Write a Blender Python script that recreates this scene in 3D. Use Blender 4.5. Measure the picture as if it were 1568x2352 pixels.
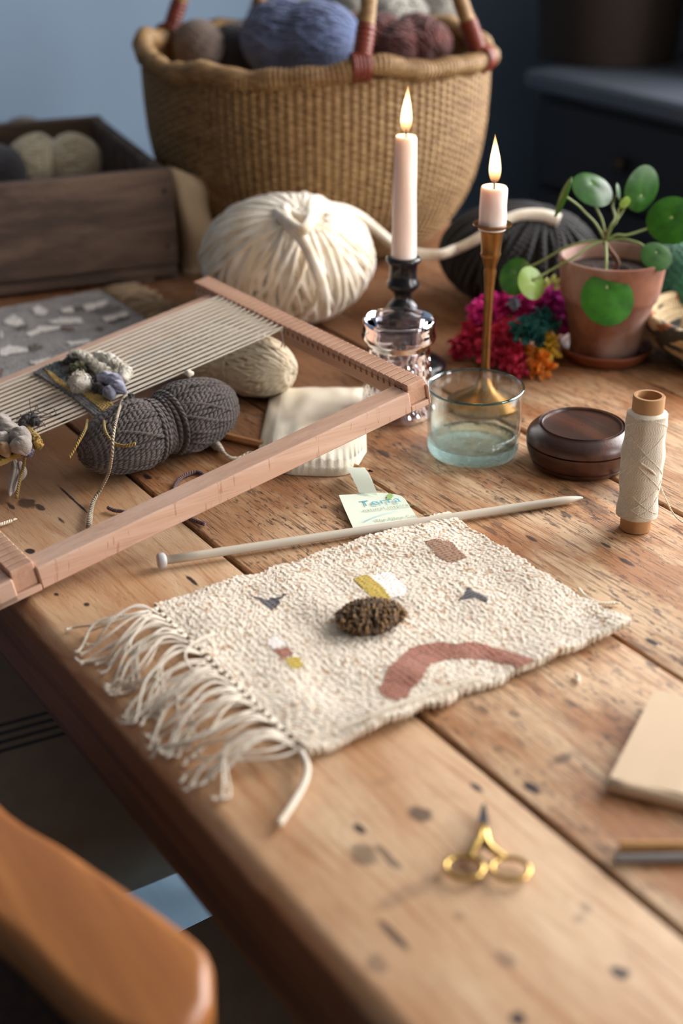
import bpy, math, random
import numpy as np
from mathutils import Vector, Matrix

random.seed(7)
rng = np.random.default_rng(7)
for o in list(bpy.data.objects):
    bpy.data.objects.remove(o)
scene = bpy.context.scene
col = scene.collection
T = 0.75                      # height of the table top above the floor; all positions below are relative to the table top

# ------------------------------------------------------------------ camera
FPX, TH, PH, CAMH, CAMX = 3200.0, math.radians(27), math.radians(33.2), 0.5, -0.272
cam = bpy.data.cameras.new('camera')
cam.sensor_fit = 'VERTICAL'
cam.sensor_height = 36.0
cam.sensor_width = 24.0
cam.lens = FPX / 2352 * 36
cam.clip_start = 0.02
cam.dof.use_dof = True
cam.dof.focus_distance = 1.09
cam.dof.aperture_fstop = 3.3
camo = bpy.data.objects.new('camera', cam)
col.objects.link(camo)
camo.location = (CAMX, 0, CAMH + T)
camo.rotation_euler = (math.pi / 2 - TH, 0, -PH)
scene.camera = camo

# ------------------------------------------------------------------ world, daylight, exposure
w = bpy.data.worlds.new('world')
scene.world = w
w.use_nodes = True
w.node_tree.nodes['Background'].inputs[0].default_value = (0.55, 0.72, 1.0, 1)
w.node_tree.nodes['Background'].inputs[1].default_value = 0.8

def area(name, loc, rot, sx, sy, power, colr):
    l = bpy.data.lights.new(name, 'AREA')
    l.shape = 'RECTANGLE'; l.size = sx; l.size_y = sy; l.energy = power; l.color = colr
    o = bpy.data.objects.new(name, l); col.objects.link(o)
    o.location = loc; o.rotation_euler = rot
    return o
WINY, WINW = 0.75, 1.35          # window centre and width along the right-hand wall
area('window_daylight', (1.80, WINY, T + 0.81), (0, math.pi / 2, 0), 1.24, WINW - 0.06, 84, (1.0, 0.965, 0.955))
WIN2Y, WIN2W = -1.35, 1.2         # a second window farther along the same wall, behind the photographer
area('window_daylight', (1.80, WIN2Y, T + 0.81), (0, math.pi / 2, 0), 1.24, WIN2W - 0.06, 80, (1.0, 0.965, 0.955))
scene.view_settings.view_transform = 'Standard'
scene.view_settings.look = 'None'
scene.view_settings.gamma = 1.0
scene.view_settings.exposure = -0.15
scene.view_settings.use_curve_mapping = False
scene.cycles.use_denoising = True
scene.cycles.use_adaptive_sampling = True
scene.cycles.adaptive_threshold = 0.05
scene.cycles.adaptive_min_samples = 20
scene.cycles.use_light_tree = False
scene.cycles.max_bounces = 8
scene.cycles.diffuse_bounces = 3
scene.cycles.glossy_bounces = 3
scene.cycles.transmission_bounces = 8
scene.cycles.transparent_max_bounces = 16

# ------------------------------------------------------------------ projection helper: a point seen at a photograph pixel, at height z above the table
_f = np.array([math.sin(PH) * math.cos(TH), math.cos(PH) * math.cos(TH), -math.sin(TH)])
_r = np.array([math.cos(PH), -math.sin(PH), 0.0])
_u = np.cross(_r, _f)
_c = np.array([CAMX, 0, CAMH])
def ray(x, y):
    return _f + _r * (x - 784) / FPX + _u * (1176 - y) / FPX
def P(x, y, z=0.0):
    d = ray(x, y)
    return _c + d * ((z - _c[2]) / d[2])
def PD(x, y, base, near=0.0):
    """the point seen at a pixel, as far from the viewer as a thing standing at base (near: metres closer)"""
    d = ray(x, y); hd = np.array([math.sin(PH), math.cos(PH)])
    return _c + d * (((np.array(base[:2]) - _c[:2]) @ hd - near) / (d[:2] @ hd))

# ------------------------------------------------------------------ materials
def lin(r, g, b):
    f = lambda c: (c / 255 / 12.92) if c <= 10 else ((c / 255 + 0.055) / 1.055) ** 2.4
    return (f(r), f(g), f(b), 1)
class NT:
    def __init__(s, name):
        s.m = bpy.data.materials.new(name); s.m.use_nodes = True
        s.t = s.m.node_tree; s.t.nodes.clear()
        s.out = s.t.nodes.new('ShaderNodeOutputMaterial')
    def n(s, typ, **kw):
        nd = s.t.nodes.new('ShaderNode' + typ)
        for k, v in kw.items():
            if k == 'ins':
                for i, val in v.items():
                    if hasattr(val, 'is_output'): s.t.links.new(val, nd.inputs[i])
                    else: nd.inputs[i].default_value = val
            else: setattr(nd, k, v)
        return nd
    def math(s, op, a, b=0.0, c=0.0, clamp=False):
        return s.n('Math', operation=op, use_clamp=clamp, ins={0: a, 1: b, 2: c}).outputs[0]
    def noise(s, vec, scale, detail=4, rough=0.55, dist=0.0):
        return s.n('TexNoise', ins={'Vector': vec, 'Scale': scale, 'Detail': detail, 'Roughness': rough, 'Distortion': dist}).outputs[0]
    def mapping(s, vec, scale=(1, 1, 1), loc=(0, 0, 0), rot=(0, 0, 0)):
        return s.n('Mapping', ins={'Vector': vec, 'Scale': scale, 'Location': loc, 'Rotation': rot}).outputs[0]
    def ramp(s, fac, stops, interp='LINEAR'):
        nd = s.n('ValToRGB'); cr = nd.color_ramp; cr.interpolation = interp
        while len(cr.elements) < len(stops): cr.elements.new(0.5)
        for e, (p, c) in zip(cr.elements, stops): e.position = p; e.color = c if len(c) == 4 else (*c, 1)
        s.t.links.new(fac, nd.inputs[0]); return nd.outputs[0]
    def sm(s, v, a, b, lo=0.0, hi=1.0):
        return s.n('MapRange', interpolation_type='SMOOTHSTEP', ins={0: v, 1: a, 2: b, 3: lo, 4: hi}).outputs[0]
    def mix(s, fac, a, b, blend='MIX'):
        nd = s.n('Mix', data_type='RGBA', blend_type=blend, ins={0: fac, 6: a, 7: b}); return nd.outputs[2]
    def bump(s, h, strength=0.3, dist=0.001):
        return s.n('Bump', ins={'Height': h, 'Strength': strength, 'Distance': dist}).outputs[0]
    def pbsdf(s, color, rough=0.6, normal=None, **kw):
        nd = s.n('BsdfPrincipled', ins={'Base Color': color, 'Roughness': rough})
        if normal is not None: s.t.links.new(normal, nd.inputs['Normal'])
        for k, v in kw.items():
            k = k.replace('_', ' ')
            if hasattr(v, 'is_output'): s.t.links.new(v, nd.inputs[k])
            else: nd.inputs[k].default_value = v
        return nd.outputs[0]
    def done(s, sh):
        s.t.links.new(sh, s.out.inputs[0]); return s.m
    @property
    def obj(s): return s.n('TexCoord').outputs['Object']
    @property
    def uv(s): return s.n('TexCoord').outputs['UV']
    def sep(s, v):
        return s.n('SeparateXYZ', ins={0: v}).outputs

def mat_plain(name, c, rough=0.6, var=0.12, scale=40, bump=0.15, bs=300, bd=0.0005, **kw):
    t = NT(name); co = t.obj
    n = t.noise(co, scale, 5)
    f = t.math('MULTIPLY_ADD', n, 2 * var, 1 - var)
    cc = t.n('VectorMath', operation='SCALE', ins={0: c[:3], 'Scale': f}).outputs[0]
    nb = t.noise(co, bs, 3)
    return t.done(t.pbsdf(cc, rough, t.bump(nb, bump, bd), **kw))

def mat_yarn(name, c, c2=None, freq=160, plies=2, var=0.25, bump=0.9, rough=0.9, fuzz=0.3, bd=0.0012, sheen=0.25):
    """plied yarn: the twist runs round each strand; U is the length in metres, V goes once around"""
    t = NT(name); uv = t.sep(t.uv); co = t.obj
    ph = t.math('ADD', t.math('MULTIPLY', uv[0], freq), t.math('MULTIPLY', uv[1], plies))
    s = t.math('ABSOLUTE', t.math('SINE', t.math('MULTIPLY', ph, math.pi)))
    n = t.noise(co, 60, 4); n2 = t.noise(co, 900, 3)
    f = t.math('ADD', t.math('MULTIPLY', n, 0.6), t.math('MULTIPLY', n2, 0.4))
    c2 = c2 or tuple(v * 0.72 for v in c[:3]) + (1,)
    cc = t.mix(t.sm(f, 0.5 - var, 0.5 + var), c2, c)
    h = t.math('ADD', s, t.math('MULTIPLY', n2, fuzz))
    return t.done(t.pbsdf(cc, rough, t.bump(h, bump, bd), Sheen_Weight=sheen, Sheen_Roughness=0.6))

def mat_wool(name, c, c2, scale=(400, 400, 400), rough=0.95, bump=0.7, bd=0.002):
    t = NT(name); co = t.obj
    n = t.noise(t.mapping(co, scale), 1.0, 5, 0.65, 0.5); n2 = t.noise(co, 45, 3)
    cc = t.mix(t.sm(n2, 0.35, 0.65), c2, c)
    return t.done(t.pbsdf(cc, rough, t.bump(n, bump, bd), Sheen_Weight=0.4, Sheen_Roughness=0.6))

# table boards: pale scrubbed pine, orange where the old finish is left, dark flecks, knots and gouges where the photograph has them
MARKS = []   # x, y, half length along the board, half width, darkness, kind
def mark(px, py, ly, lx, k=1.0, soft=0.5):
    p = P(px, py); MARKS.append((p[0], p[1], ly, lx, k, soft))
mark(835, 1960, .013, .0115, .55); mark(888, 1962, .016, .004, .6); mark(965, 1868, .011, .009, .7); mark(825, 1900, .007, .0035, 1)
mark(1095, 1806, .0075, .003, .9); mark(1218, 1808, .0085, .005, 1); mark(1424, 2231, .007, .006, 1); mark(1190, 2336, .006, .005, .9)
mark(905, 2145, .016, .0035, .75); mark(1290, 1742, .006, .011, .6); mark(1495, 1472, .008, .0035, 1); mark(1160, 2200, .009, .006, .4)
mark(60, 1152, .014, .010, .75); mark(25, 1160, .013, .003, .8); mark(92, 1162, .010, .004, .8)
mark(68, 1263, .006, .005, 1.2); mark(338, 1095, .008, .004, 1); mark(168, 1145, .045, .0016, .9); mark(140, 1192, .008, .002, .8)
mark(440, 1330, .014, .0025, 1); mark(1345, 2080, .006, .004, .35); mark(1060, 2000, .02, .01, .2); mark(1050, 1248, .004, .003, .9)
mark(198, 1385, .004, .003, .9); mark(130, 1362, .004, .0025, .9); mark(1340, 1150, .04, .012, .5); mark(1400, 1135, .05, .018, .45)
mark(1220, 1235, .010, .003, .8); mark(1390, 1250, .008, .003, .8); mark(1300, 1180, .01, .0035, .7); mark(1440, 1290, .012, .0035, .8)
mark(770, 1215, .01, .003, .6); mark(880, 1040, .014, .006, .7); mark(1180, 1640, .006, .004, .5); mark(1310, 1615, .008, .004, .5)
mark(1480, 1640, .01, .004, .5); mark(1110, 1630, .008, .0035, .5); mark(1330, 2105, .004, .006, .3); mark(1080, 1900, .02, .02, .12)
mark(880, 1790, .006, .012, .12); mark(930, 2050, .008, .03, .25); mark(1055, 2100, .005, .004, .3); mark(865, 2210, .01, .007, .4)

def mat_table(xa, xb):
    t = NT('scrubbed_pine'); co = t.obj
    x, y, z = t.sep(co)
    rnd = t.n('ObjectInfo').outputs['Random']
    off = t.n('CombineXYZ', ins={0: t.math('MULTIPLY', rnd, 7.0), 1: t.math('MULTIPLY', rnd, 3.0), 2: 0.0}).outputs[0]
    cv = t.n('VectorMath', operation='ADD', ins={0: co, 1: off}).outputs[0]
    warp = t.noise(t.mapping(cv, (9, 1.6, 9)), 1.0, 2)
    gx = t.n('CombineXYZ', ins={0: t.math('MULTIPLY_ADD', warp, 0.10, x), 1: t.math('MULTIPLY', y, 0.035), 2: t.math('MULTIPLY', rnd, 4.0)}).outputs[0]
    grain = t.noise(gx, 210, 3, 0.5)
    fine = t.noise(t.mapping(cv, (900, 26, 900)), 1.0, 4, 0.6)
    broad = t.noise(t.mapping(cv, (14, 5, 14)), 1.0, 4, 0.6, 0.6)
    spots = t.noise(t.mapping(cv, (260, 85, 200)), 1.0, 4, 0.7, 0.3)
    spots2 = t.noise(t.mapping(cv, (95, 30, 90), (3, 1, 0)), 1.0, 3, 0.6)
    inner = t.sm(x, 0.150, 0.160)                       # the first board is cleaner than the rest
    back = t.sm(t.math('MULTIPLY_ADD', broad, 0.25, y), 0.98, 1.20)                          # more old orange finish farther along, darkened further to paint in the weaker light
    pale = lin(217, 185, 148); tan = lin(192, 148, 106); orange = lin(156, 96, 48); brown = lin(92, 52, 27)
    c = t.mix(t.sm(broad, 0.35, 0.68), tan, pale)
    c = t.mix(t.math('MULTIPLY', t.sm(grain, 0.5, 0.72), 0.55), c, orange)
    og = t.math('MULTIPLY', t.sm(t.noise(t.mapping(cv, (22, 7, 20), (5, 5, 0)), 1.0, 5, 0.65), 0.44, 0.60), t.math('MULTIPLY_ADD', inner, 0.55, 0.22))
    c = t.mix(og, c, orange)
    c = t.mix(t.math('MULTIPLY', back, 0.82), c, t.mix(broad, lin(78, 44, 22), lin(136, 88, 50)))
    dk = t.math('MULTIPLY', t.sm(fine, 0.50, 0.66), t.math('MULTIPLY_ADD', inner, 0.60, 0.22))
    c = t.mix(dk, c, brown)
    zone = t.sm(t.noise(t.mapping(cv, (12, 6, 12), (2, 9, 0)), 1.0, 3), 0.36, 0.58)
    fl = t.math('MULTIPLY', t.sm(spots, 0.55, 0.62), t.math('MULTIPLY', t.math('MULTIPLY_ADD', inner, 0.8, 0.08), t.math('MULTIPLY_ADD', zone, 0.85, 0.15)))
    c = t.mix(t.math('MULTIPLY', fl, 0.9), c, lin(48, 28, 20))
    fl2 = t.math('MULTIPLY', t.sm(spots2, 0.62, 0.70), t.math('MULTIPLY_ADD', inner, 0.6, 0.10))
    c = t.mix(t.math('MULTIPLY', fl2, 0.8), c, lin(52, 32, 24))
    wob = t.noise(co, 130, 3)
    tot = None
    for (mx, my, ly, lx, k, soft) in MARKS:
        if not xa < mx < xb: continue
        v = t.n('CombineXYZ', ins={0: t.math('MULTIPLY_ADD', x, 1 / lx, -mx / lx), 1: t.math('MULTIPLY_ADD', y, 1 / ly, -my / ly), 2: 0.0}).outputs[0]
        d = t.n('VectorMath', operation='LENGTH', ins={0: v}).outputs[1]
        d = t.math('MULTIPLY_ADD', wob, 0.9, d)
        m = t.sm(d, 0.92, 1.35, min(k * 1.1, 1.0), 0.0)
        tot = m if tot is None else t.math('MAXIMUM', tot, m)
    if tot is not None: c = t.mix(tot, c, lin(44, 28, 22))
    side = t.sm(t.math('MULTIPLY_ADD', wob, 0.006, z), T - 0.004, T - 0.012)      # the edges keep their dark old wax
    c = t.mix(t.math('MULTIPLY', side, 0.9), c, t.mix(fine, lin(84, 48, 22), lin(120, 74, 36)))
    h = t.math('SUBTRACT', t.math('MULTIPLY', fine, 0.5), t.math('MULTIPLY', t.sm(spots, 0.55, 0.66), 0.6))
    rough = t.sm(fine, 0.3, 0.7, 0.48, 0.66)
    return t.done(t.pbsdf(c, rough, t.bump(h, 0.35, 0.0009)))

def mat_wood(name, c1, c2, axis=0, rings=60, rough=0.5, bump=0.15, streak=None, sfreq=120, coat=0.0):
    t = NT(name); co = t.obj
    sc = [rings, rings, rings]; sc[axis] = rings * 0.05
    sf = [700, 700, 700]; sf[axis] = 22
    g = t.noise(t.mapping(co, sc), 1.0, 4, 0.6, 0.4); f = t.noise(t.mapping(co, sf), 1.0, 3, 0.6)
    c = t.mix(t.sm(g, 0.35, 0.65), c1, c2)
    c = t.mix(t.math('MULTIPLY', t.sm(f, 0.52, 0.7), 0.35), c, tuple(v * 0.6 for v in c2[:3]) + (1,))
    if streak:
        ss = [28, 28, 28]; ss[axis] = sfreq
        k = t.noise(t.mapping(co, ss, (3, 1, 2)), 1.0, 2, 0.5, 0.3)
        band = t.math('MULTIPLY', t.sm(k, 0.630, 0.650), t.sm(k, 0.70, 0.68))
        face = t.sm(t.sep(t.n('NewGeometry').outputs['Normal'])[1], -0.5, -0.8)     # the flecked figure shows on the quartered face only
        c = t.mix(t.math('MULTIPLY', t.math('MULTIPLY', band, face), 0.5), c, streak)
    return t.done(t.pbsdf(c, rough, t.bump(f, bump, 0.0005), Coat_Weight=coat, Coat_Roughness=0.25))

def mat_glass_thin(name, tint, gloss=1.0, bumpscale=None, bstr=0.3, body=None, bodyw=0.0, bd=0.002):
    t = NT(name)
    nrm = None
    if bumpscale:
        nrm = t.bump(t.noise(t.obj, bumpscale, 3, 0.6), bstr, bd)
    lw = t.n('LayerWeight', ins={0: 0.42})
    gl = t.n('BsdfGlossy', ins={'Color': (1, 1, 1, 1), 'Roughness': 0.04})
    if nrm is not None:
        t.t.links.new(nrm, gl.inputs['Normal']); t.t.links.new(nrm, lw.inputs['Normal'])
    tr = t.n('BsdfTransparent', ins={'Color': tint}).outputs[0]
    if body:
        df = t.n('BsdfPrincipled', ins={'Base Color': body, 'Roughness': 0.25})
        if nrm is not None: t.t.links.new(nrm, df.inputs['Normal'])
        tr = t.n('MixShader', ins={0: bodyw, 1: tr, 2: df.outputs[0]}).outputs[0]
    fac = t.math('MULTIPLY_ADD', t.math('POWER', lw.outputs['Facing'], 2.2), 0.75 * gloss, 0.05)
    return t.done(t.n('MixShader', ins={0: fac, 1: tr, 2: gl.outputs[0]}).outputs[0])

def mat_emit(name, c, s):
    t = NT(name)
    return t.done(t.n('Emission', ins={0: c, 1: s}).outputs[0])

# ------------------------------------------------------------------ mesh helpers
OFF = {}
class MB:
    def __init__(s): s.v = []; s.f = []; s.uv = {}; s.nv = 0; s.mi = []; s.cur = 0
    def add(s, verts, faces, uvs=None):
        """verts Nx3, faces list of index lists; uvs: per-face list of uv tuples"""
        b = s.nv; v = np.asarray(verts, float).reshape(-1, 3)
        s.v.append(v); s.nv += len(v)
        for i, f in enumerate(faces):
            if uvs is not None: s.uv[len(s.f)] = uvs[i]
            s.f.append([k + b for k in f]); s.mi.append(s.cur)
        return s
    def box(s, lo, hi, bev=0.0, M=None):
        lo = np.array(lo, float); hi = np.array(hi, float)
        if bev <= 0:
            v = [[(lo, hi)[(i >> k) & 1][k] for k in range(3)] for i in range(8)]
            f = [(0, 2, 3, 1), (4, 5, 7, 6), (0, 1, 5, 4), (2, 6, 7, 3), (0, 4, 6, 2), (1, 3, 7, 5)]
        else:
            b = min(bev, *(0.49 * (hi - lo)))
            v = []; idx = {}
            for i in range(8):
                for k in range(3):
                    p = [(lo[j] + b, hi[j] - b)[(i >> j) & 1] for j in range(3)]
                    p[k] = (lo, hi)[(i >> k) & 1][k]
                    idx[(i, k)] = len(v); v.append(p)
            f = []
            for k in range(3):
                a, c = [j for j in range(3) if j != k]
                for sgn in (0, 1):
                    q = [idx[((sgn << k) | (u << a) | (w_ << c), k)] for u, w_ in ((0, 0), (1, 0), (1, 1), (0, 1))]
                    f.append(q if (sgn == 1) == (k != 1) else q[::-1])
            for k in range(3):
                a, c = [j for j in range(3) if j != k]
                for u in (0, 1):
                    for w_ in (0, 1):
                        i0 = (u << a) | (w_ << c); i1 = i0 | (1 << k)
                        f.append([idx[(i0, a)], idx[(i1, a)], idx[(i1, c)], idx[(i0, c)]])
            for i in range(8): f.append([idx[(i, 0)], idx[(i, 1)], idx[(i, 2)]])
        v = np.array(v)
        if M is not None: v = M(v)
        return s.add(v, f)
    def tube(s, pts, r, n=6, caps=True, closed=False, flat=1.0):
        pts = np.asarray(pts, float); N = len(pts)
        r = np.full(N, r, float) if np.isscalar(r) else np.asarray(r, float)
        if closed: tan = np.roll(pts, -1, 0) - np.roll(pts, 1, 0)
        else: tan = np.gradient(pts, axis=0)
        tan /= np.linalg.norm(tan, axis=1)[:, None] + 1e-12
        up = np.array([0, 0, 1.0]) if abs(tan[0][2]) < 0.9 else np.array([1.0, 0, 0])
        a = np.cross(tan[0], up); a /= np.linalg.norm(a)
        A = np.empty_like(pts)
        for i in range(N):
            a = a - tan[i] * (a @ tan[i]); a /= np.linalg.norm(a) + 1e-12; A[i] = a
        B = np.cross(tan, A)
        th = np.arange(n) * 2 * math.pi / n
        ring = (A[:, None, :] * np.cos(th)[None, :, None] + flat * B[:, None, :] * np.sin(th)[None, :, None]) * r[:, None, None] + pts[:, None, :]
        L = np.concatenate([[0], np.cumsum(np.linalg.norm(np.diff(pts, axis=0), axis=1))])
        faces = []; uvs = []
        M_ = N if closed else N - 1
        for i in range(M_):
            j = (i + 1) % N; l1 = L[i + 1] if i + 1 < N else L[-1] + L[1]
            for k in range(n):
                k2 = (k + 1) % n
                faces.append([i * n + k, i * n + k2, j * n + k2, j * n + k])
                uvs.append([(L[i], k / n), (L[i], (k + 1) / n), (l1, (k + 1) / n), (l1, k / n)])
        if caps and not closed:
            faces.append(list(range(n))[::-1]); uvs.append([(0, 0)] * n)
            faces.append([(N - 1) * n + k for k in range(n)]); uvs.append([(L[-1], 0)] * n)
        return s.add(ring.reshape(-1, 3), faces, uvs)
    def lathe(s, prof, c=(0, 0, 0), n=48, axis=None, closed=False, disp=None):
        """profile of (radius, height); axis: optional 3x3 whose columns are x, y, axis directions"""
        prof = np.asarray(prof, float); K = len(prof)
        th = np.arange(n) * 2 * math.pi / n
        R = prof[:, 0][:, None] * np.ones(n)[None, :]
        if disp is not None: R = R + disp(th[None, :], np.arange(K)[:, None], prof)
        v = np.stack([R * np.cos(th), R * np.sin(th), prof[:, 1][:, None] * np.ones(n)], -1).reshape(-1, 3)
        if axis is not None: v = v @ np.asarray(axis).T
        v = v + np.asarray(c, float)
        f = []
        for i in range(K if closed else K - 1):
            j = (i + 1) % K
            for k in range(n):
                k2 = (k + 1) % n
                f.append([i * n + k, i * n + k2, j * n + k2, j * n + k])
        return s.add(v, f)
    def blob(s, c, r, n=14, m=10, noise=0.0, seed=0, axis=None):
        rr = np.array([r, r, r] if np.isscalar(r) else r, float)
        th = np.linspace(0, math.pi, m + 1); ph = np.arange(n) * 2 * math.pi / n
        v = []
        g = np.random.default_rng(seed)
        amp = g.normal(size=(6, 3)); phs = g.uniform(0, 6.28, 6)
        for t_ in th:
            for p in ph:
                d = np.array([math.sin(t_) * math.cos(p), math.sin(t_) * math.sin(p), math.cos(t_)])
                k = 1 + noise * sum(math.sin(3.2 * (a @ d) + q) for a, q in zip(amp, phs)) / 2.4
                v.append(d * rr * k)
        v = np.array(v)
        if axis is not None: v = v @ np.asarray(axis).T
        f = []
        for i in range(m):
            for k in range(n):
                k2 = (k + 1) % n
                f.append([i * n + k, (i + 1) * n + k, (i + 1) * n + k2, i * n + k2])
        return s.add(v + np.asarray(c), f)
    def prism(s, poly, z0, z1, M=None):
        poly = [tuple(p[:2]) for p in poly]; n = len(poly)
        v = np.array([(*p, z0) for p in poly] + [(*p, z1) for p in poly], float)
        if M is not None: v = M(v)
        ar = sum(poly[i][0] * poly[(i + 1) % n][1] - poly[(i + 1) % n][0] * poly[i][1] for i in range(n))
        f = [list(range(n))[::-1], list(range(n, 2 * n))] + [[i, (i + 1) % n, n + (i + 1) % n, n + i] for i in range(n)]
        if ar < 0: f = [q[::-1] for q in f]
        return s.add(v, f)
    def build(s, name, mat, parent=None, smooth=True, base=None, autosmooth=None):
        off = np.zeros(3)
        if parent is not None: off = OFF[parent.name]
        elif base is not None: off = np.asarray(base, float)
        v = np.concatenate(s.v) - off
        me = bpy.data.meshes.new(name)
        me.from_pydata(v.tolist(), [], s.f)
        if s.uv:
            uvl = me.uv_layers.new(name='UVMap')
            arr = []
            for i, f in enumerate(s.f):
                arr.extend(s.uv.get(i) or [(0, 0)] * len(f))
            uvl.data.foreach_set('uv', np.array(arr, np.float32).ravel())
        mats = mat if isinstance(mat, (list, tuple)) else [mat]
        for m in mats: me.materials.append(m)
        if len(mats) > 1: me.polygons.foreach_set('material_index', s.mi)
        if smooth:
            me.polygons.foreach_set('use_smooth', [True] * len(me.polygons))
            if autosmooth: me.set_sharp_from_angle(angle=math.radians(autosmooth))
        me.update()
        o = bpy.data.objects.new(name, me); col.objects.link(o)
        if parent is not None: o.parent = parent
        else: o.location = (off[0], off[1], off[2] + T)
        OFF[o.name] = off
        return o

def thing(name, label, cat, loc, group=None):
    o = bpy.data.objects.new(name, None); col.objects.link(o)
    o.empty_display_size = 0.02
    o.location = (loc[0], loc[1], loc[2] + T); OFF[o.name] = np.asarray(loc, float)[:3].copy()
    return tag(o, label, cat, group)
def tag(o, label, cat, group=None):
    o['label'] = label; o['category'] = cat
    if group: o['group'] = group
    return o
def struct(o, label=None):
    o['kind'] = 'structure'
    if label: o['label'] = label
    return o
def spline(pts, n=40):
    """Catmull-Rom through the points"""
    p = np.asarray(pts, float); p = np.vstack([2 * p[0] - p[1], p, 2 * p[-1] - p[-2]])
    K = len(p) - 3; out = []
    for i in range(n):
        u = i / (n - 1) * K; k = min(int(u), K - 1); t = u - k
        a, b, c, d = p[k:k + 4]
        out.append(0.5 * ((2 * b) + (c - a) * t + (2 * a - 5 * b + 4 * c - d) * t * t + (3 * b - a - 3 * c + d) * t ** 3))
    return np.array(out)
def basis(ax):
    ax = np.asarray(ax, float); ax = ax / np.linalg.norm(ax)
    h = np.array([0, 0, 1.0]) if abs(ax[2]) < 0.9 else np.array([1.0, 0, 0])
    x = np.cross(h, ax); x /= np.linalg.norm(x); y = np.cross(ax, x)
    return np.stack([x, y, ax], 1)
def bandnoise(ny, nx, dy, dx, lam, bw=0.45, seed=0):
    """random relief whose bumps are about lam metres apart"""
    g = np.random.default_rng(seed); a = np.fft.rfft2(g.normal(size=(ny, nx)))
    ky = np.fft.fftfreq(ny, dy)[:, None]; kx = np.fft.rfftfreq(nx, dx)[None, :]
    k = np.sqrt(kx ** 2 + ky ** 2) + 1e-9
    a *= np.exp(-(np.log(k * lam) / bw) ** 2)
    r = np.fft.irfft2(a, (ny, nx)); return r / r.std()
def inpoly(x, y, poly):
    poly = np.asarray(poly); c = np.zeros_like(x, bool); n = len(poly); j = n - 1
    for i in range(n):
        xi, yi = poly[i]; xj, yj = poly[j]
        c ^= ((yi > y) != (yj > y)) & (x < (xj - xi) * (y - yi) / (yj - yi + 1e-15) + xi)
        j = i
    return c

# ================================================================== the room
RX0, RX1, RY0, RY1, RZ0, RZ1 = -2.3, 1.76, -2.3, 2.25, -T, 1.75
def paint(name, c, rough=0.85, var=0.05):
    return mat_plain(name, c, rough, var, 3.0, 0.08, 260, 0.0006)
M_wall = paint('blue_grey_wall_paint', lin(122, 142, 162))
M_ceil = paint('white_ceiling_paint', lin(150, 148, 145))
M_wall2 = paint('dark_wall_paint', lin(92, 92, 94))
M_floor = mat_wood('pale_blue_painted_boards', lin(150, 182, 205), lin(135, 168, 194), 1, 20, 0.55, 0.1)
M_white = mat_plain('white_gloss_paint', lin(215, 218, 220), 0.4)

def room_box(name, lo, hi, m):
    return struct(MB().box(lo, hi).build(name, m, smooth=False))
fl = room_box('floor', (RX0, RY0, RZ0 - 0.06), (RX1, RY1, RZ0 - 0.004), M_floor)
nb_ = 26; bw = (RX1 - RX0) / nb_
for i in range(nb_):
    b = MB().box((RX0 + i * bw + 0.0015, RY0, RZ0 - 0.02), (RX0 + (i + 1) * bw - 0.0015, RY1, RZ0), 0.001).build('floor_board', M_floor, smooth=False)
    b.parent = fl; b.matrix_parent_inverse = Matrix(); b.location = (0, 0, 0)
room_box('ceiling', (RX0, RY0, RZ1), (RX1, RY1, RZ1 + 0.06), M_ceil)
room_box('wall_back', (RX0 - 0.08, RY1, RZ0), (RX1 + 0.16, RY1 + 0.08, RZ1), M_wall)
room_box('wall_left', (RX0 - 0.08, RY0, RZ0), (RX0, RY1, RZ1), M_wall2)
room_box('wall_front', (RX0 - 0.08, RY0 - 0.08, RZ0), (RX1 + 0.16, RY0, RZ1), M_wall2)
# the right-hand wall with its two window openings
wy0, wy1, wz0, wz1 = WINY - WINW / 2, WINY + WINW / 2, 0.17, 1.45
mb = MB()
vy0, vy1 = WIN2Y - WIN2W / 2, WIN2Y + WIN2W / 2
mb.box((RX1, RY0, RZ0), (RX1 + 0.16, vy0, RZ1)); mb.box((RX1, vy1, RZ0), (RX1 + 0.16, wy0, RZ1)); mb.box((RX1, vy0, RZ0), (RX1 + 0.16, vy1, wz0)); mb.box((RX1, vy0, wz1), (RX1 + 0.16, vy1, RZ1)); mb.box((RX1, wy1, RZ0), (RX1 + 0.16, RY1, RZ1))
mb.box((RX1, wy0, RZ0), (RX1 + 0.16, wy1, wz0)); mb.box((RX1, wy0, wz1), (RX1 + 0.16, wy1, RZ1))
struct(mb.build('wall_right', M_wall2, smooth=False))
M_pane = mat_glass_thin('window_glass', (0.97, 0.98, 0.98, 1))
for wi, (u0, u1) in enumerate(((wy0, wy1), (vy0, vy1))):
    um = (u0 + u1) / 2
    wn = struct(MB().box((RX1 - 0.01, u0 - 0.05, wz0 - 0.05), (RX1 + 0.02, u0, wz1 + 0.05), 0.003).box((RX1 - 0.01, u1, wz0 - 0.05), (RX1 + 0.02, u1 + 0.05, wz1 + 0.05), 0.003)
                .box((RX1 - 0.01, u0, wz1), (RX1 + 0.02, u1, wz1 + 0.05), 0.003).box((RX1 - 0.04, u0 - 0.06, wz0 - 0.05), (RX1 + 0.02, u1 + 0.06, wz0), 0.003)
                .build('window_%d' % (wi + 1), M_white, base=(RX1, um, wz0), smooth=False))
    for yy in (u0 + 0.02, um, u1 - 0.02):
        MB().box((RX1 + 0.085, yy - 0.02, wz0), (RX1 + 0.12, yy + 0.02, wz1), 0.003).build('sash_bar', M_white, wn, False)
    for zz in (wz0 + 0.02, 0.81, wz1 - 0.02):
        MB().box((RX1 + 0.087, u0, zz - 0.02), (RX1 + 0.118, u1, zz + 0.02), 0.003).build('sash_bar', M_white, wn, False)
    MB().box((RX1 + 0.10, u0, wz0), (RX1 + 0.104, u1, wz1)).build('pane', M_pane, wn, False)
CZ = 0.10
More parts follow.
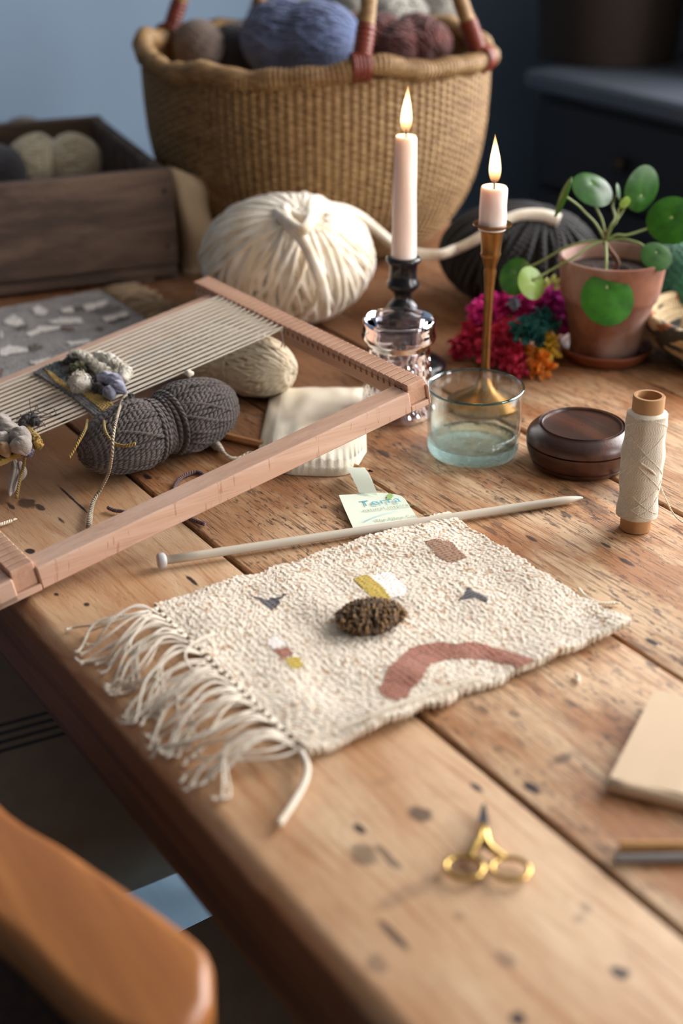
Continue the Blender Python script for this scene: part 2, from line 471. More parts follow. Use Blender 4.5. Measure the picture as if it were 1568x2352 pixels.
# unseen pleated cloth added beyond the window to shade the back wall
M_blocker = mat_plain('dark_blocker_cloth', lin(70, 68, 66), 0.9, 0.1, 30)
mb = MB(); K = 60; pts = []
for i in range(K):
    a = i / (K - 1); pts.append((RX1 - 0.22 + 0.205 * a, wy1 + 0.09 + 0.035 * math.sin(a * 34)))
v = [(x, y, z) for z in (CZ + 0.002, RZ1 - 0.02) for x, y in pts] + [(x + 0.003, y + 0.004, z) for z in (CZ + 0.002, RZ1 - 0.02) for x, y in pts]
f = [[i, i + 1, K + i + 1, K + i] for i in range(K - 1)] + [[2 * K + i + 1, 2 * K + i, 3 * K + i, 3 * K + i + 1] for i in range(K - 1)]
mb.add(v, f)
tag(mb.build('light_blocker', M_blocker, base=(RX1 - 0.2, wy1 + 0.1, CZ + 0.002)), 'unseen dark cloth added beside the window to shade the back wall', 'light_blocker')

# ================================================================== dark navy cabinet with a grey top, along the right-hand wall
M_navy = mat_plain('navy_paint', lin(12, 15, 21), 0.65, 0.15, 6)
M_slate = mat_plain('grey_painted_top', lin(72, 78, 88), 0.5, 0.1, 12)
M_brassdk = mat_plain('dark_knob', lin(60, 50, 40), 0.35, Metallic=0.8)
CZ = 0.10; CX0, CX1, CY0, CY1 = 1.31, 1.75, 0.93, 1.86
cb = thing('cabinet', 'dark navy painted cabinet with a grey top against the wall', 'cabinet', ((CX0 + CX1) / 2, (CY0 + CY1) / 2, RZ0))
MB().box((CX0 + 0.02, CY0 + 0.02, RZ0), (CX1, CY1 - 0.02, CZ - 0.03), 0.002).build('body', M_navy, cb, False)
MB().box((CX0, CY0, CZ - 0.03), (CX1, CY1, CZ), 0.006).build('cabinet_top', M_slate, cb, False)
for i in range(2):
    y0 = CY0 + 0.035 + i * (CY1 - CY0 - 0.07) / 2; y1 = y0 + (CY1 - CY0 - 0.07) / 2 - 0.006
    d = MB().box((CX0 + 0.004, y0, RZ0 + 0.09), (CX0 + 0.02, y1, CZ - 0.19), 0.003).build('door', M_navy, cb, False)
    MB().box((CX0 - 0.002, y0 + 0.06, RZ0 + 0.15), (CX0 + 0.004, y1 - 0.06, CZ - 0.25), 0.003).build('door_panel', M_navy, d, False)
    MB().blob((CX0 - 0.012, (y1 - 0.03) if i == 0 else (y0 + 0.03), -0.3), 0.013).build('knob', M_brassdk, d)
    d = MB().box((CX0 + 0.004, y0, CZ - 0.18), (CX0 + 0.02, y1, CZ - 0.045), 0.003).build('drawer', M_navy, cb, False)
    MB().blob((CX0 - 0.008, (y0 + y1) / 2, CZ - 0.11), 0.013).build('knob', M_brassdk, d)
# dark woven basket standing on the cabinet
M_dkbask = mat_plain('dark_wicker', lin(46, 34, 25), 0.85, 0.3, 90, 0.5, 500, 0.002)
bc = P(1560, 118, CZ); bc = np.array([CX0 + 0.20, bc[1] + 0.02, CZ])
bt = thing('storage_basket', 'dark brown round wicker basket on the grey topped cabinet', 'basket', bc)
prof = [(0.001, 0.002)] + [(0.115 + 0.02 * (k / 40) + 0.003 * abs(math.sin(k * 1.57)), 0.26 * k / 40) for k in range(41)] + [(0.125, 0.26), (0.11, 0.01), (0.001, 0.012)]
MB().lathe([(r, h + CZ) for r, h in prof], (bc[0], bc[1], 0), 72, disp=lambda th, i, p: 0.0025 * np.sin(th * 36 + math.pi * i) * ((i > 0) & (i < 42))).build('wicker_body', M_dkbask, bt)
th = np.linspace(0, 2 * math.pi, 90, endpoint=False)
MB().tube(np.stack([bc[0] + 0.132 * np.cos(th), bc[1] + 0.132 * np.sin(th), np.full(90, CZ + 0.262)], 1), 0.008, 8, closed=True).build('rim', M_dkbask, bt)

# ================================================================== the table
M_tedge = mat_wood('dark_waxed_pine', lin(128, 82, 44), lin(92, 56, 30), 1, 50, 0.55, 0.3)
SE = [0.0, 0.155, 0.3185, 0.4875, 0.665, 0.862]; TY0, TY1 = -0.55, 1.98; TTH = 0.034
tb = thing('dining_table', 'old pine plank table that everything in the picture stands on', 'table', (0.0, 0.0, -T))
for i in range(5):
    x0, x1 = SE[i], SE[i + 1]; g = 0.0016
    mb = MB()
    # cross-section with eased edges; the outer edges of the table are worn round
    R0 = 0.011 if i == 0 else 0.0018; R1 = 0.011 if i == 4 else 0.0018
    a = x0 + (g if i else 0); b = x1 - (g if i < 4 else 0)
    sec = []
    for k in range(7):
        q = math.pi / 2 * k / 6; sec.append((a + R0 - R0 * math.cos(q), -R0 + R0 * math.sin(q)))
    for k in range(7):
        q = math.pi / 2 * k / 6; sec.append((b - R1 + R1 * math.sin(q), -R1 + R1 * math.cos(q)))
    sec += [(b, -TTH), (a, -TTH)]
    n = len(sec); ys = np.linspace(TY0 + 0.004 * (i % 3), TY1 - 0.003 * (i % 2), 24)
    dz = [-0.0012, 0.0, -0.0006, 0.0003, -0.0004][i]
    v = [(x, y, z + dz) for y in ys for x, z in sec]
    f = [[j * n + k, (j + 1) * n + k, (j + 1) * n + (k + 1) % n, j * n + (k + 1) % n] for j in range(len(ys) - 1) for k in range(n)]
    f += [list(range(n)), [(len(ys) - 1) * n + k for k in range(n)][::-1]]
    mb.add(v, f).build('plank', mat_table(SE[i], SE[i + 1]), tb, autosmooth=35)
for x0, x1 in ((0.004, 0.03), (0.832, 0.858)):
    MB().box((x0, TY0 + 0.03, -0.086), (x1, TY1 - 0.03, -TTH), 0.003).build('apron', M_tedge, tb, False)
for y0, y1 in ((TY0 + 0.03, TY0 + 0.055), (TY1 - 0.055, TY1 - 0.03)):
    MB().box((0.03, y0, -0.086), (0.832, y1, -TTH), 0.003).build('apron', M_tedge, tb, False)
for lx in (0.031, 0.765):
    for ly in (TY0 + 0.056, TY1 - 0.122):
        MB().lathe([(0.047, -T), (0.044, -0.6), (0.028, -0.55), (0.04, -0.4), (0.047, -0.25), (0.03, -0.2), (0.047, -0.18), (0.047, -TTH)], (lx + 0.033, ly + 0.033, 0), 4 * 8).build('leg', M_tedge, tb, autosmooth=40)

# ================================================================== seats beside and under the table
M_linen = None
def mat_linen_stripe():
    t = NT('striped_grain_sack_linen'); co = t.obj; x, y, z = t.sep(co)
    weave = t.math('MULTIPLY', t.math('SINE', t.math('MULTIPLY', x, 4200)), t.math('SINE', t.math('MULTIPLY', y, 4200)))
    c = t.mix(t.noise(co, 30, 4), lin(138, 118, 98), lin(168, 148, 126))
    tot = None
    for k in range(4):
        d = t.math('ABSOLUTE', t.math('SUBTRACT', y, -0.052 + k * 0.0135))
        m = t.sm(d, 0.0026, 0.0034, 1.0, 0.0); tot = m if tot is None else t.math('MAXIMUM', tot, m)
    c = t.mix(t.math('MULTIPLY', tot, 0.85), c, lin(44, 48, 58))
    return t.done(t.pbsdf(c, 0.95, t.bump(t.math('ADD', weave, t.noise(co, 60, 3)), 0.25, 0.001)))
M_linen = mat_linen_stripe()
M_dkwood = mat_wood('dark_stained_wood', lin(60, 38, 24), lin(44, 27, 18), 2, 60, 0.5)
def stool(cx, cy, yaw, label):
    o = thing('linen_covered_stool', label, 'stool', (cx, cy, -T), 'linen covered stools under the table')
    o.rotation_euler = (0, 0, yaw)
    OFF[o.name] = np.zeros(3)
    hw, top, drop = 0.205, 0.455, 0.055
    mb = MB(); n = 64; rings = [(0.0, top + 0.014), (0.4, top + 0.012), (0.8, top + 0.006), (0.95, top), (1.0, top - 0.014), (1.012, top - 0.03), (1.018, top - drop), (1.010, top - drop), (0.9, top - 0.04)]
    v = []
    for k, (q, h) in enumerate(rings):
        for i in range(n):
            a = 2 * math.pi * i / n; c_, s_ = math.cos(a), math.sin(a)
            e = 9.0; rr = (abs(c_) ** e + abs(s_) ** e) ** (-1 / e)
            wv = 0.004 * math.sin(9 * a + 1.3) * (k in (5, 6, 7))
            v.append((hw * q * rr * c_ + wv * c_, hw * q * rr * s_ + wv * s_, h + (0.003 * math.sin(7 * a) if k in (6, 7) else 0)))
    f = [[k * n + i, (k + 1) * n + i, (k + 1) * n + (i + 1) % n, k * n + (i + 1) % n] for k in range(len(rings) - 1) for i in range(n)]
    mb.add(v, f).build('linen_cover', M_linen, o)
    MB().box((-0.19, -0.19, top - 0.06), (0.19, 0.19, top - 0.016), 0.004).build('seat_frame', M_dkwood, o, False)
    for sx in (-1, 1):
        for sy in (-1, 1):
            MB().lathe([(0.013, 0), (0.018, 0.15), (0.021, top - 0.06)], (sx * 0.165, sy * 0.165, 0), 16).build('leg', M_dkwood, o)
    for sy in (-1, 1):
        MB().tube([(-0.165, sy * 0.165, 0.16), (0.165, sy * 0.165, 0.16)], 0.009, 8).build('stretcher', M_dkwood, o)
stool(0.215, 1.075, math.radians(-12), 'striped linen covered stool tucked under the table, the one behind the bare floor gap')
stool(0.215, 0.575, math.radians(2), 'striped linen covered stool tucked under the table, close beside the wooden chair arm')

# wooden armchair standing sideways beside the table; the end of one arm comes into the picture
M_honey = mat_wood('honey_waxed_beech', lin(190, 126, 66), lin(142, 86, 40), 1, 26, 0.38, 0.08, coat=0.15)
AZ = 0.02
ac = thing('armchair', 'honey coloured wooden armchair beside the table with a broad rounded arm', 'chair', (-0.33, 0.9, -T))
def arm_rail(sgn):
    # broad flat arm: outline in plan, from the rounded front end back to the bow
    if sgn > 0:
        outer = [P(488, 2205, AZ), P(455, 2150, AZ), P(300, 2037, AZ), P(150, 1935, AZ), P(0, 1836, AZ)]
        inner = [P(0, 2128, AZ), P(120, 2245, AZ), P(235, 2345, AZ), P(340, 2392, AZ), P(440, 2365, AZ), P(488, 2290, AZ)]
        outer = [p[:2] for p in outer]; inner = [p[:2] for p in inner]
        back = [(-0.104, 0.72), (-0.112, 0.88), (-0.120, 1.05), (-0.178, 1.06), (-0.176, 0.85), (-0.168, 0.70), (-0.158, 0.60)]
        return list(spline(outer + back[:3], 30)) + list(spline(back[3:] + inner, 36))
    pts = arm_rail(1)
    return [(-0.72 - p[0] + 0.0, p[1]) for p in pts][::-1]
def slab(poly, z1, th, bev, name, m, parent):
    """a plank of the given outline with rounded edges"""
    poly = np.array(poly)[:, :2]; n = len(poly)
    ar = np.sum(poly[:, 0] * np.roll(poly[:, 1], -1) - np.roll(poly[:, 0], -1) * poly[:, 1])
    if ar < 0: poly = poly[::-1]
    tg = np.roll(poly, -1, 0) - np.roll(poly, 1, 0); tg /= np.linalg.norm(tg, axis=1)[:, None] + 1e-12
    nr = np.stack([tg[:, 1], -tg[:, 0]], 1)
    rings = []
    for k in range(6):
        q = math.pi / 2 * k / 5; rings.append((poly - nr * bev * (1 - math.sin(q)), z1 - bev * (1 - math.cos(q))))
    for k in range(6):
        q = math.pi / 2 * k / 5; rings.append((poly - nr * bev * (1 - math.cos(q)), z1 - th + bev * (1 - math.sin(q))))
    v = [(x, y, z) for rg, z in rings for x, y in rg]
    f = [[k * n + i, (k + 1) * n + i, (k + 1) * n + (i + 1) % n, k * n + (i + 1) % n] for k in range(11) for i in range(n)]
    f += [list(range(n)), [11 * n + i for i in range(n)][::-1]]
    f = [q[::-1] for q in f]
    return MB().add(v, f).build(name, m, parent, autosmooth=50)
slab(arm_rail(1), AZ, 0.026, 0.008, 'arm', M_honey, ac)
slab(arm_rail(-1), AZ, 0.026, 0.008, 'arm', M_honey, ac)
th = np.linspace(0, math.pi, 24)
bow = [(-0.36 + 0.245 * math.cos(a), 1.05 + 0.17 * math.sin(a)) for a in th] + [(-0.36 + 0.185 * math.cos(a), 1.05 + 0.11 * math.sin(a)) for a in th[::-1]]
slab(bow, AZ + 0.022, 0.026, 0.008, 'back_rail', M_honey, ac)
seat = [(-0.25 + 0.238 * math.copysign(abs(math.cos(a)) ** 0.3, math.cos(a)), 0.77 + 0.28 * math.copysign(abs(math.sin(a)) ** 0.3, math.sin(a))) for a in np.linspace(0, 2 * math.pi, 48, endpoint=False)]
slab(seat, -0.31, 0.035, 0.012, 'seat', M_dkwood, ac)
for k, a in enumerate(np.linspace(0.1, math.pi - 0.1, 7)):
    MB().tube([(-0.36 + 0.19 * math.cos(a), 0.86 + 0.19 * math.sin(a) * 0.95, -0.315), (-0.36 + 0.215 * math.cos(a), 1.05 + 0.14 * math.sin(a), AZ - 0.003)], 0.008, 8).build('spindle', M_honey, ac)
for sx in (-1, 1):
    MB().tube([(-0.36 + sx * 0.2, 0.74, -0.315), (-0.36 + sx * 0.225, 0.64, AZ - 0.02)], 0.012, 8).build('arm_post', M_honey, ac)
    for sy in (-1, 1):
        MB().tube([(-0.36 + sx * 0.17, 0.77 + sy * 0.2, -0.33), (-0.36 + sx * 0.21, 0.77 + sy * 0.24, -T + 0.012)], [0.018, 0.013], 10).build('leg', M_honey, ac)

# ================================================================== yarn builders
def strands_ellipsoid(mb, c, rx, rz, axis, n, r, seg=26, jit=0.02, lo=0.06, hi=0.94, twist=0.0, seed=1, sides=5, ph0=0, ph1=2 * math.pi, lift=0.0):
    """strands running from pole to pole (pole along axis) over an ellipsoid flattened in z"""
    g = np.random.default_rng(seed); B = basis(axis)
    for i in range(n):
        ph = ph0 + (ph1 - ph0) * (i + g.uniform(-0.2, 0.2)) / n
        t = np.linspace(lo + g.uniform(-0.02, 0.02), hi + g.uniform(-0.02, 0.02), seg) * math.pi
        p = ph + twist * (t / math.pi - 0.5) + jit * np.sin(t * 3 + g.uniform(0, 6))
        d = np.stack([np.sin(t) * np.cos(p), np.sin(t) * np.sin(p), np.cos(t)], 1) @ B.T
        k = 1 + lift + g.uniform(-0.015, 0.02)
        mb.tube(np.asarray(c) + d * np.array([rx, rx, rz]) * k, r * g.uniform(0.85, 1.15), sides)
    return mb
def rings_ellipsoid(mb, c, rx, rz, axis, n, r, w0=-0.5, w1=0.5, seg=48, seed=1, sides=5, lift=0.0):
    """strands wound around an axis, as parallel rings"""
    g = np.random.default_rng(seed); B = basis(axis); a = np.linspace(0, 2 * math.pi, seg, endpoint=False)
    for i in range(n):
        w = w0 + (w1 - w0) * (i + 0.5) / n + g.uniform(-0.01, 0.01); q = math.sqrt(max(0.02, 1 - w * w))
        tilt = g.uniform(-0.05, 0.05)
        d = np.stack([q * np.cos(a), q * np.sin(a), w + tilt * np.cos(a + g.uniform(0, 6))], 1); d /= np.linalg.norm(d, axis=1)[:, None]
        mb.tube(np.asarray(c) + (d @ B.T) * np.array([rx, rx, rz]) * (1 + lift + g.uniform(-0.01, 0.02)), r, sides, closed=True)
    return mb
def yarn_ball(name, label, c, rx, rz, m, r=0.002, n=40, seed=1, group=None, fam=4, core=0.985):
    o = thing(name, label, 'yarn', (c[0], c[1], c[2] - rz), group)
    mb = MB().blob(c, (rx * core, rx * core, rz * core), 28, 18)
    g = np.random.default_rng(seed)
    for k in range(fam):
        rings_ellipsoid(mb, c, rx, rz, g.normal(size=3), n, r, -0.62, 0.62, 44, seed + k, 5, 0.008 * k)
    mb.build('wound_yarn', m, o)
    return o
def skein_prof(t, R, waist, taper=0.0):
    """radius along a two-lobed skein, t from -1 to 1"""
    e = np.sqrt(np.clip(1 - np.abs(t) ** 3.2, 0, 1)) * (1 + taper * t)
    return R * e * (1 - waist * np.exp(-(t / 0.17) ** 2))
def skein(name, label, c, axis, L, R, m, waist=0.25, n=46, r=0.0021, seed=3, bandm=None, flat=1.0, band=True, group=None, base_z=None, layers=(0.0, 0.7, -0.8), taper=0.0):
    c = np.asarray(c, float); B = basis(axis)
    o = thing(name, label, 'yarn', (c[0], c[1], (c[2] - R) if base_z is None else base_z), group)
    g = np.random.default_rng(seed)
    def at(t, ph, k):
        rr = skein_prof(t, R, waist, taper) * k
        p = np.stack([rr * np.cos(ph), rr * np.sin(ph) * flat, L * t], -1)
        return c + p @ B.T
    core = MB(); tt = np.concatenate([[-0.9999], np.linspace(-0.995, 0.995, 38), [0.9999]])
    ph = np.arange(32) * 2 * math.pi / 32
    v = np.array([at(np.full(32, t_), ph, 0.97) for t_ in tt]).reshape(-1, 3)
    f = [[i * 32 + k, i * 32 + (k + 1) % 32, (i + 1) * 32 + (k + 1) % 32, (i + 1) * 32 + k] for i in range(39) for k in range(32)]
    core.add(v, f)
    for li, tw in enumerate(layers):
        nn = n if li == 0 else int(n * 0.55)
        for i in range(nn):
            p0 = 2 * math.pi * (i + g.uniform(-0.25, 0.25)) / nn
            a, b = (-0.9985, 0.9985) if li == 0 else (sorted((g.uniform(0.05, 0.2), 0.98)) if (i + li) % 2 else sorted((-0.98, g.uniform(-0.2, -0.05))))
            t_ = np.linspace(a, b, 30)
            core.tube(at(t_, p0 + tw * t_ * 1.2 + 0.05 * np.sin(t_ * 5 + i), 1.0 + 0.014 * li + g.uniform(-0.01, 0.012)), r * g.uniform(0.9, 1.1), 5)
    core.build('wound_yarn', m, o)
    if band:
        mb = MB(); a = np.linspace(0, 2 * math.pi, 40, endpoint=False)
        for i in range(9):
            t0 = -0.13 + 0.26 * i / 8; tl = g.uniform(-0.05, 0.05)
            t_ = t0 + tl * np.cos(a + g.uniform(0, 6))
            mb.tube(at(t_, a, 1.05 + 0.02 * g.uniform(0, 1)), r * 1.1, 6, closed=True)
        mb.build('waist_wrap', bandm or m, o)
    return o, at

Y_white = mat_wool('cream_roving', lin(238, 230, 214), lin(222, 208, 182), (260, 260, 60))
Y_black = mat_yarn('charcoal_yarn', lin(25, 22, 21), lin(13, 12, 12), sheen=0.03)
Y_taupe = mat_yarn('taupe_yarn', lin(88, 74, 67), lin(52, 44, 40), 210, 2, 0.2, 1.0)
Y_cream = mat_yarn('cream_yarn', lin(240, 230, 205), lin(224, 206, 168), 120, 2, bump=0.6)
Y_blue = mat_yarn('blue_yarn', lin(112, 130, 176), lin(72, 84, 118), 120)
Y_grey = mat_yarn('grey_yarn', lin(172, 168, 158), lin(128, 122, 112), 120)
Y_brown = mat_yarn('brown_grey_yarn', lin(112, 92, 78), lin(76, 62, 52), 120)
Y_red = mat_yarn('dark_red_yarn', lin(112, 48, 38), lin(74, 30, 26), 120)
Y_teal = mat_yarn('grey_teal_yarn', lin(92, 106, 104), lin(58, 68, 68), 120)
Y_green = mat_yarn('green_yarn', lin(36, 128, 84), lin(18, 74, 58), 140)
Y_navy = mat_yarn('dark_navy_yarn', lin(50, 48, 56), lin(30, 29, 34), 140)
Y_mauve = mat_yarn('mauve_yarn', lin(112, 76, 84), lin(84, 56, 64), 400, 2)
Y_must = mat_yarn('mustard_yarn', lin(182, 148, 50), lin(140, 108, 30), 420, 2)
Y_cotton = mat_yarn('cotton_thread', lin(248, 236, 214), lin(236, 222, 196), 500, 2, bump=0.8, bd=0.0006)
Y_tweed = mat_yarn('tweed_yarn', lin(196, 180, 150), lin(132, 116, 96), 330, 2, 0.15, 1.0)

# ---- big cream wool ball
wc = P(660, 594, 0.068)
wb = thing('wool_ball', 'large round cream wool ball in front of the straw basket', 'yarn', (wc[0], wc[1], 0))
tow = -_f + np.array([0.0, 0, 1.1]) + _r * 0.12
mb = MB().blob(wc, (0.0875, 0.0875, 0.0615), 36, 24)
strands_ellipsoid(mb, wc, 0.0890, 0.0630, tow, 130, 0.0034, 30, 0.05, 0.04, 0.97, 0.5, 5, 7)
strands_ellipsoid(mb, wc, 0.0900, 0.0640, tow + _r * 0.25, 46, 0.0036, 30, 0.05, 0.07, 0.9, -0.35, 8, 7)
mb.build('wound_roving', Y_white, wb)
mb = MB()
mb.tube(spline([P(700, 452, 0.118), P(655, 480, 0.128), P(668, 520, 0.124), P(700, 560, 0.112), P(738, 650, 0.082), P(745, 720, 0.04)], 40), 0.0062, 8)
mb.tube(spline([P(640, 470, 0.122), P(690, 505, 0.126), P(720, 490, 0.124), P(770, 478, 0.113)], 30), 0.0068, 8)
mb.tube(spline([P(600, 470, 0.118), P(640, 492, 0.127), P(690, 528, 0.125), P(712, 500, 0.128), P(705, 455, 0.12)], 36), 0.006, 8)
mb.build('tied_strand', Y_white, wb)
def on_ball(px, py, c, rx, rz, lift):
    """point resting on the near face of a flattened ball, seen at a pixel"""
    d = ray(px, py); k = np.array([1 / (rx + lift), 1 / (rx + lift), 1 / (rz + lift)]); o_ = (_c - c) * k; v_ = d * k
    A_, B2, C2 = v_ @ v_, 2 * o_ @ v_, o_ @ o_ - 1; D_ = B2 * B2 - 4 * A_ * C2
    return _c + d * ((-B2 - math.sqrt(max(D_, 0))) / (2 * A_))
# loose end of the cream roving, running over the dark ball
dc = P(1190, 583, 0.055)
MB().tube(spline([P(752, 476, 0.118), P(790, 480, 0.112), P(830, 500, 0.094), P(870, 533, 0.070), P(910, 566, 0.046), PD(955, 581, dc, 0.03), PD(1008, 585, dc, 0.062),
                  *[on_ball(a_, b_, dc, 0.0865, 0.0525, 0.0058) for a_, b_ in ((1048, 572), (1075, 560), (1100, 546), (1130, 524), (1165, 503), (1200, 494), (1245, 495), (1284, 508))]], 90), np.concatenate([np.full(70, 0.0056), np.linspace(0.0056, 0.0078, 20)]), 10).build('trailing_strand', Y_white, wb)
# ---- charcoal ball
db = thing('yarn_ball', 'charcoal black yarn ball on the table behind the brass candlestick', 'yarn', (dc[0], dc[1], 0))
mb = MB().blob(dc, (0.083, 0.083, 0.049), 30, 18)
strands_ellipsoid(mb, dc, 0.0845, 0.0505, np.array([0.2, -0.3, 1.0]), 60, 0.0042, 26, 0.06, 0.03, 0.97, 0.6, 12, 6)
mb.build('wound_yarn', Y_black, db)
# ---- taupe skein under the loom
sk, sk_at = skein('yarn_skein', 'dark taupe wool skein with a wrapped waist under the loom', (P(256, 1020, 0.029) + P(472, 941, 0.033)) / 2, P(472, 941, 0.033) - P(256, 1020, 0.029), 0.077, 0.0293, Y_taupe, 0.26, 56, 0.0020, 11, base_z=0, taper=0.07, layers=(0.0, 0.9))
# ---- cream skein behind it
skein('yarn_skein', 'cream wool skein lying under the far part of the loom', (P(455, 808, 0.029) + P(622, 848, 0.029)) / 2, P(622, 848, 0.029) - P(455, 808, 0.029), 0.066, 0.0285, Y_cream, 0.12, 54, 0.002, 21, base_z=0)
# ---- green ball behind the pot
gc = P(1568, 655, 0.045)
yarn_ball('yarn_ball', 'green yarn ball at the picture edge behind the terracotta pot', gc, 0.045, 0.045, Y_green, 0.002, 26, 31)

# ================================================================== straw basket with its yarn
M_straw = None
def mat_straw():
    t = NT('woven_straw'); co = t.obj; x, y, z = t.sep(co)
    n = t.noise(t.mapping(co, (90, 90, 420)), 1.0, 4, 0.6); n2 = t.noise(t.mapping(co, (7, 7, 40)), 1.0, 3)
    c = t.mix(t.sm(n, 0.3, 0.7), lin(112, 79, 41), lin(170, 138, 92))
    c = t.mix(t.math('MULTIPLY', t.sm(n2, 0.52, 0.70), 0.45), c, lin(112, 74, 34))
    return t.done(t.pbsdf(c, 0.6, t.bump(n, 0.4, 0.001)))
M_straw = mat_straw()
M_leather = mat_plain('red_brown_leather', lin(112, 44, 26), 0.38, 0.25, 60, 0.3, 300, 0.001)
kc = P(731, 541, 0.0); KH, KR = 0.230, 0.209
kb = thing('straw_basket', 'large round woven straw basket full of yarn with leather wrapped handles', 'basket', kc)
NC, NR, sa, sr = 128, 64, 6, 4
prof = [(0.118, 0.004), (0.132, 0.004), (0.146, 0.010)]
cr = spline([(0.146, 0.010), (0.172, 0.038), (0.193, 0.08), (0.2045, 0.13), (0.2085, 0.18), (KR, KH)], NR * sr)
th = np.arange(NC * sa) * 2 * math.pi / (NC * sa)
Rr = cr[:, 0][:, None]; Zz = cr[:, 1][:, None]
row = np.arange(NR * sr)[:, None] / sr
colp = th[None, :] * NC / (2 * math.pi)
k = np.abs(np.sin(math.pi * colp)) ** 0.7 * 0.0028 + np.abs(np.sin(math.pi * row)) * 0.0012 * np.where((np.floor(colp) + np.floor(row)) % 2 == 0, 1, -0.6)
lump = 0.002 * np.sin(th * 5 + 1)[None, :] * (Zz / KH)
R2 = Rr + k + lump
v = np.stack([kc[0] + R2 * np.cos(th), kc[1] + R2 * np.sin(th), Zz + 0 * R2], -1).reshape(-1, 3)
n = NC * sa; m_ = NR * sr
f = [[i * n + q, i * n + (q + 1) % n, (i + 1) * n + (q + 1) % n, (i + 1) * n + q] for i in range(m_ - 1) for q in range(n)]
mb = MB().add(v, f)
mb.lathe([(0.0005, 0.004), (0.08, 0.003), (0.125, 0.0), (0.146, 0.010)], (kc[0], kc[1], 0), 96)
mb.lathe([(KR - 0.004, KH), (0.203, 0.18), (0.198, 0.13), (0.186, 0.08), (0.16, 0.03), (0.001, 0.02)], (kc[0], kc[1], 0), 96)
mb.build('woven_body', M_straw, kb)
def rimz(a): return KH + 0.004 + 0.006 * math.sin(3 * a + 0.6) + 0.0035 * math.sin(7 * a + 2) + 0.002 * math.sin(13 * a)
NRM = 1500
a = np.arange(NRM) * 2 * math.pi / NRM
rp = np.stack([kc[0] + (KR + 0.001) * np.cos(a), kc[1] + (KR + 0.001) * np.sin(a), np.array([rimz(q) for q in a])], 1)
MB().tube(rp, 0.0102 + 0.0020 * np.abs(np.sin(a * 120)) + 0.001 * np.sin(a * 31), 10, closed=True).build('rim', M_straw, kb)
def rim_at(px, py, z, front=None):
    """point on the rim seen at this picture column"""
    best = None
    for q in np.linspace(0, 2 * math.pi, 721):
        p = np.array([kc[0] + KR * math.cos(q), kc[1] + KR * math.sin(q), rimz(q)])
        d = p - _c; zz = d @ _f; X = 784 + FPX * (d @ _r) / zz; Y = 1176 - FPX * (d @ _u) / zz
        e = (X - px) ** 2 + 4 * (Y - py) ** 2
        if best is None or e < best[0]: best = (e, p, q)
    return best[1], best[2]
def handle(pa, pb, top):
    A, qa = rim_at(*pa, 0); Bp, qb = rim_at(*pb, 0)
    mid = (A + Bp) / 2 + np.array([0, 0, top]); inw = np.array([kc[0], kc[1], 0]) - np.array([mid[0], mid[1], 0]); mid = mid + inw * 0.25
    ups = np.array([0, 0, top * 0.55])
    pts = spline([A + np.array([0, 0, -0.004]), A * 0.92 + Bp * 0.08 + ups * 0.45 + inw * 0.04, A * 0.78 + Bp * 0.22 + ups * 1.2 + inw * 0.13, mid, A * 0.22 + Bp * 0.78 + ups * 1.2 + inw * 0.13, A * 0.08 + Bp * 0.92 + ups * 0.45 + inw * 0.04, Bp + np.array([0, 0, -0.004])], 420)
    MB().tube(pts, 0.0085 + 0.001 * np.abs(np.sin(np.arange(420) * 1.3)), 8).build('handle', M_straw, kb)
    for e, q in ((pts[:78], qa), (pts[::-1][:78], qb)):
        wr = MB().tube(e[6:], 0.0108 + 0.0006 * np.sin(np.arange(72) * 0.8), 10)
        t_ = np.array([-math.sin(q), math.cos(q), 0]); ctr = np.array([kc[0] + KR * math.cos(q), kc[1] + KR * math.sin(q), rimz(q)])
        out = np.array([math.cos(q), math.sin(q), 0]); aa = np.linspace(0, 2 * math.pi, 20, endpoint=False)
        for s_ in np.linspace(-0.008, 0.008, 5):
            wr.tube([ctr + t_ * s_ + (out * math.cos(w_) + np.array([0, 0, 1]) * math.sin(w_)) * 0.0138 for w_ in aa], 0.0028, 6, closed=True)
        wr.build('leather_wrap', M_leather, kb)
handle((832, 160), (1062, 120), 0.15)
handle((410, 95), (612, 45), 0.15)
# contents
G = 'yarns in the straw basket'
def inb(px, py, z): return P(px, py, z)
skein('yarn_skein', 'large blue wool skein lying on top in the straw basket', P(690, 92, 0.232), P(800, 110, 0.235) - P(590, 95, 0.235), 0.078, 0.047, Y_blue, 0.06, 44, 0.0026, 41, group=G, band=False)
yarn_ball('yarn_ball', 'small brown grey yarn ball inside the straw basket rim', P(455, 105, 0.226), 0.030, 0.030, Y_brown, 0.002, 20, 42, G)
skein('yarn_skein', 'dark red skein in the straw basket just beside the front handle', P(895, 105, 0.226), P(930, 120, 0.22) - P(860, 95, 0.23), 0.045, 0.034, Y_red, 0.1, 36, 0.0024, 43, group=G, band=False)
skein('yarn_skein', 'dark red skein in the straw basket between the two leather handle ends', P(965, 102, 0.226), P(1000, 130, 0.22) - P(930, 80, 0.235), 0.042, 0.034, Y_red, 0.1, 36, 0.0024, 44, group=G, band=False)
yarn_ball('yarn_ball', 'pale grey yarn ball resting at the back of the straw basket near the rim', P(1010, 36, 0.245), 0.034, 0.032, Y_grey, 0.0024, 20, 45, G)
skein('yarn_skein', 'pale grey skein lying behind the dark red skeins in the basket', P(915, 52, 0.240), P(960, 50, 0.25) - P(880, 60, 0.25), 0.044, 0.034, Y_grey, 0.05, 34, 0.0026, 46, group=G, band=False)
skein('yarn_skein', 'off white skein behind the blue skein in the straw basket', P(800, 22, 0.236), P(870, 40, 0.25) - P(790, 10, 0.25), 0.058, 0.034, Y_grey, 0.05, 34, 0.0026, 47, group=G, band=False)
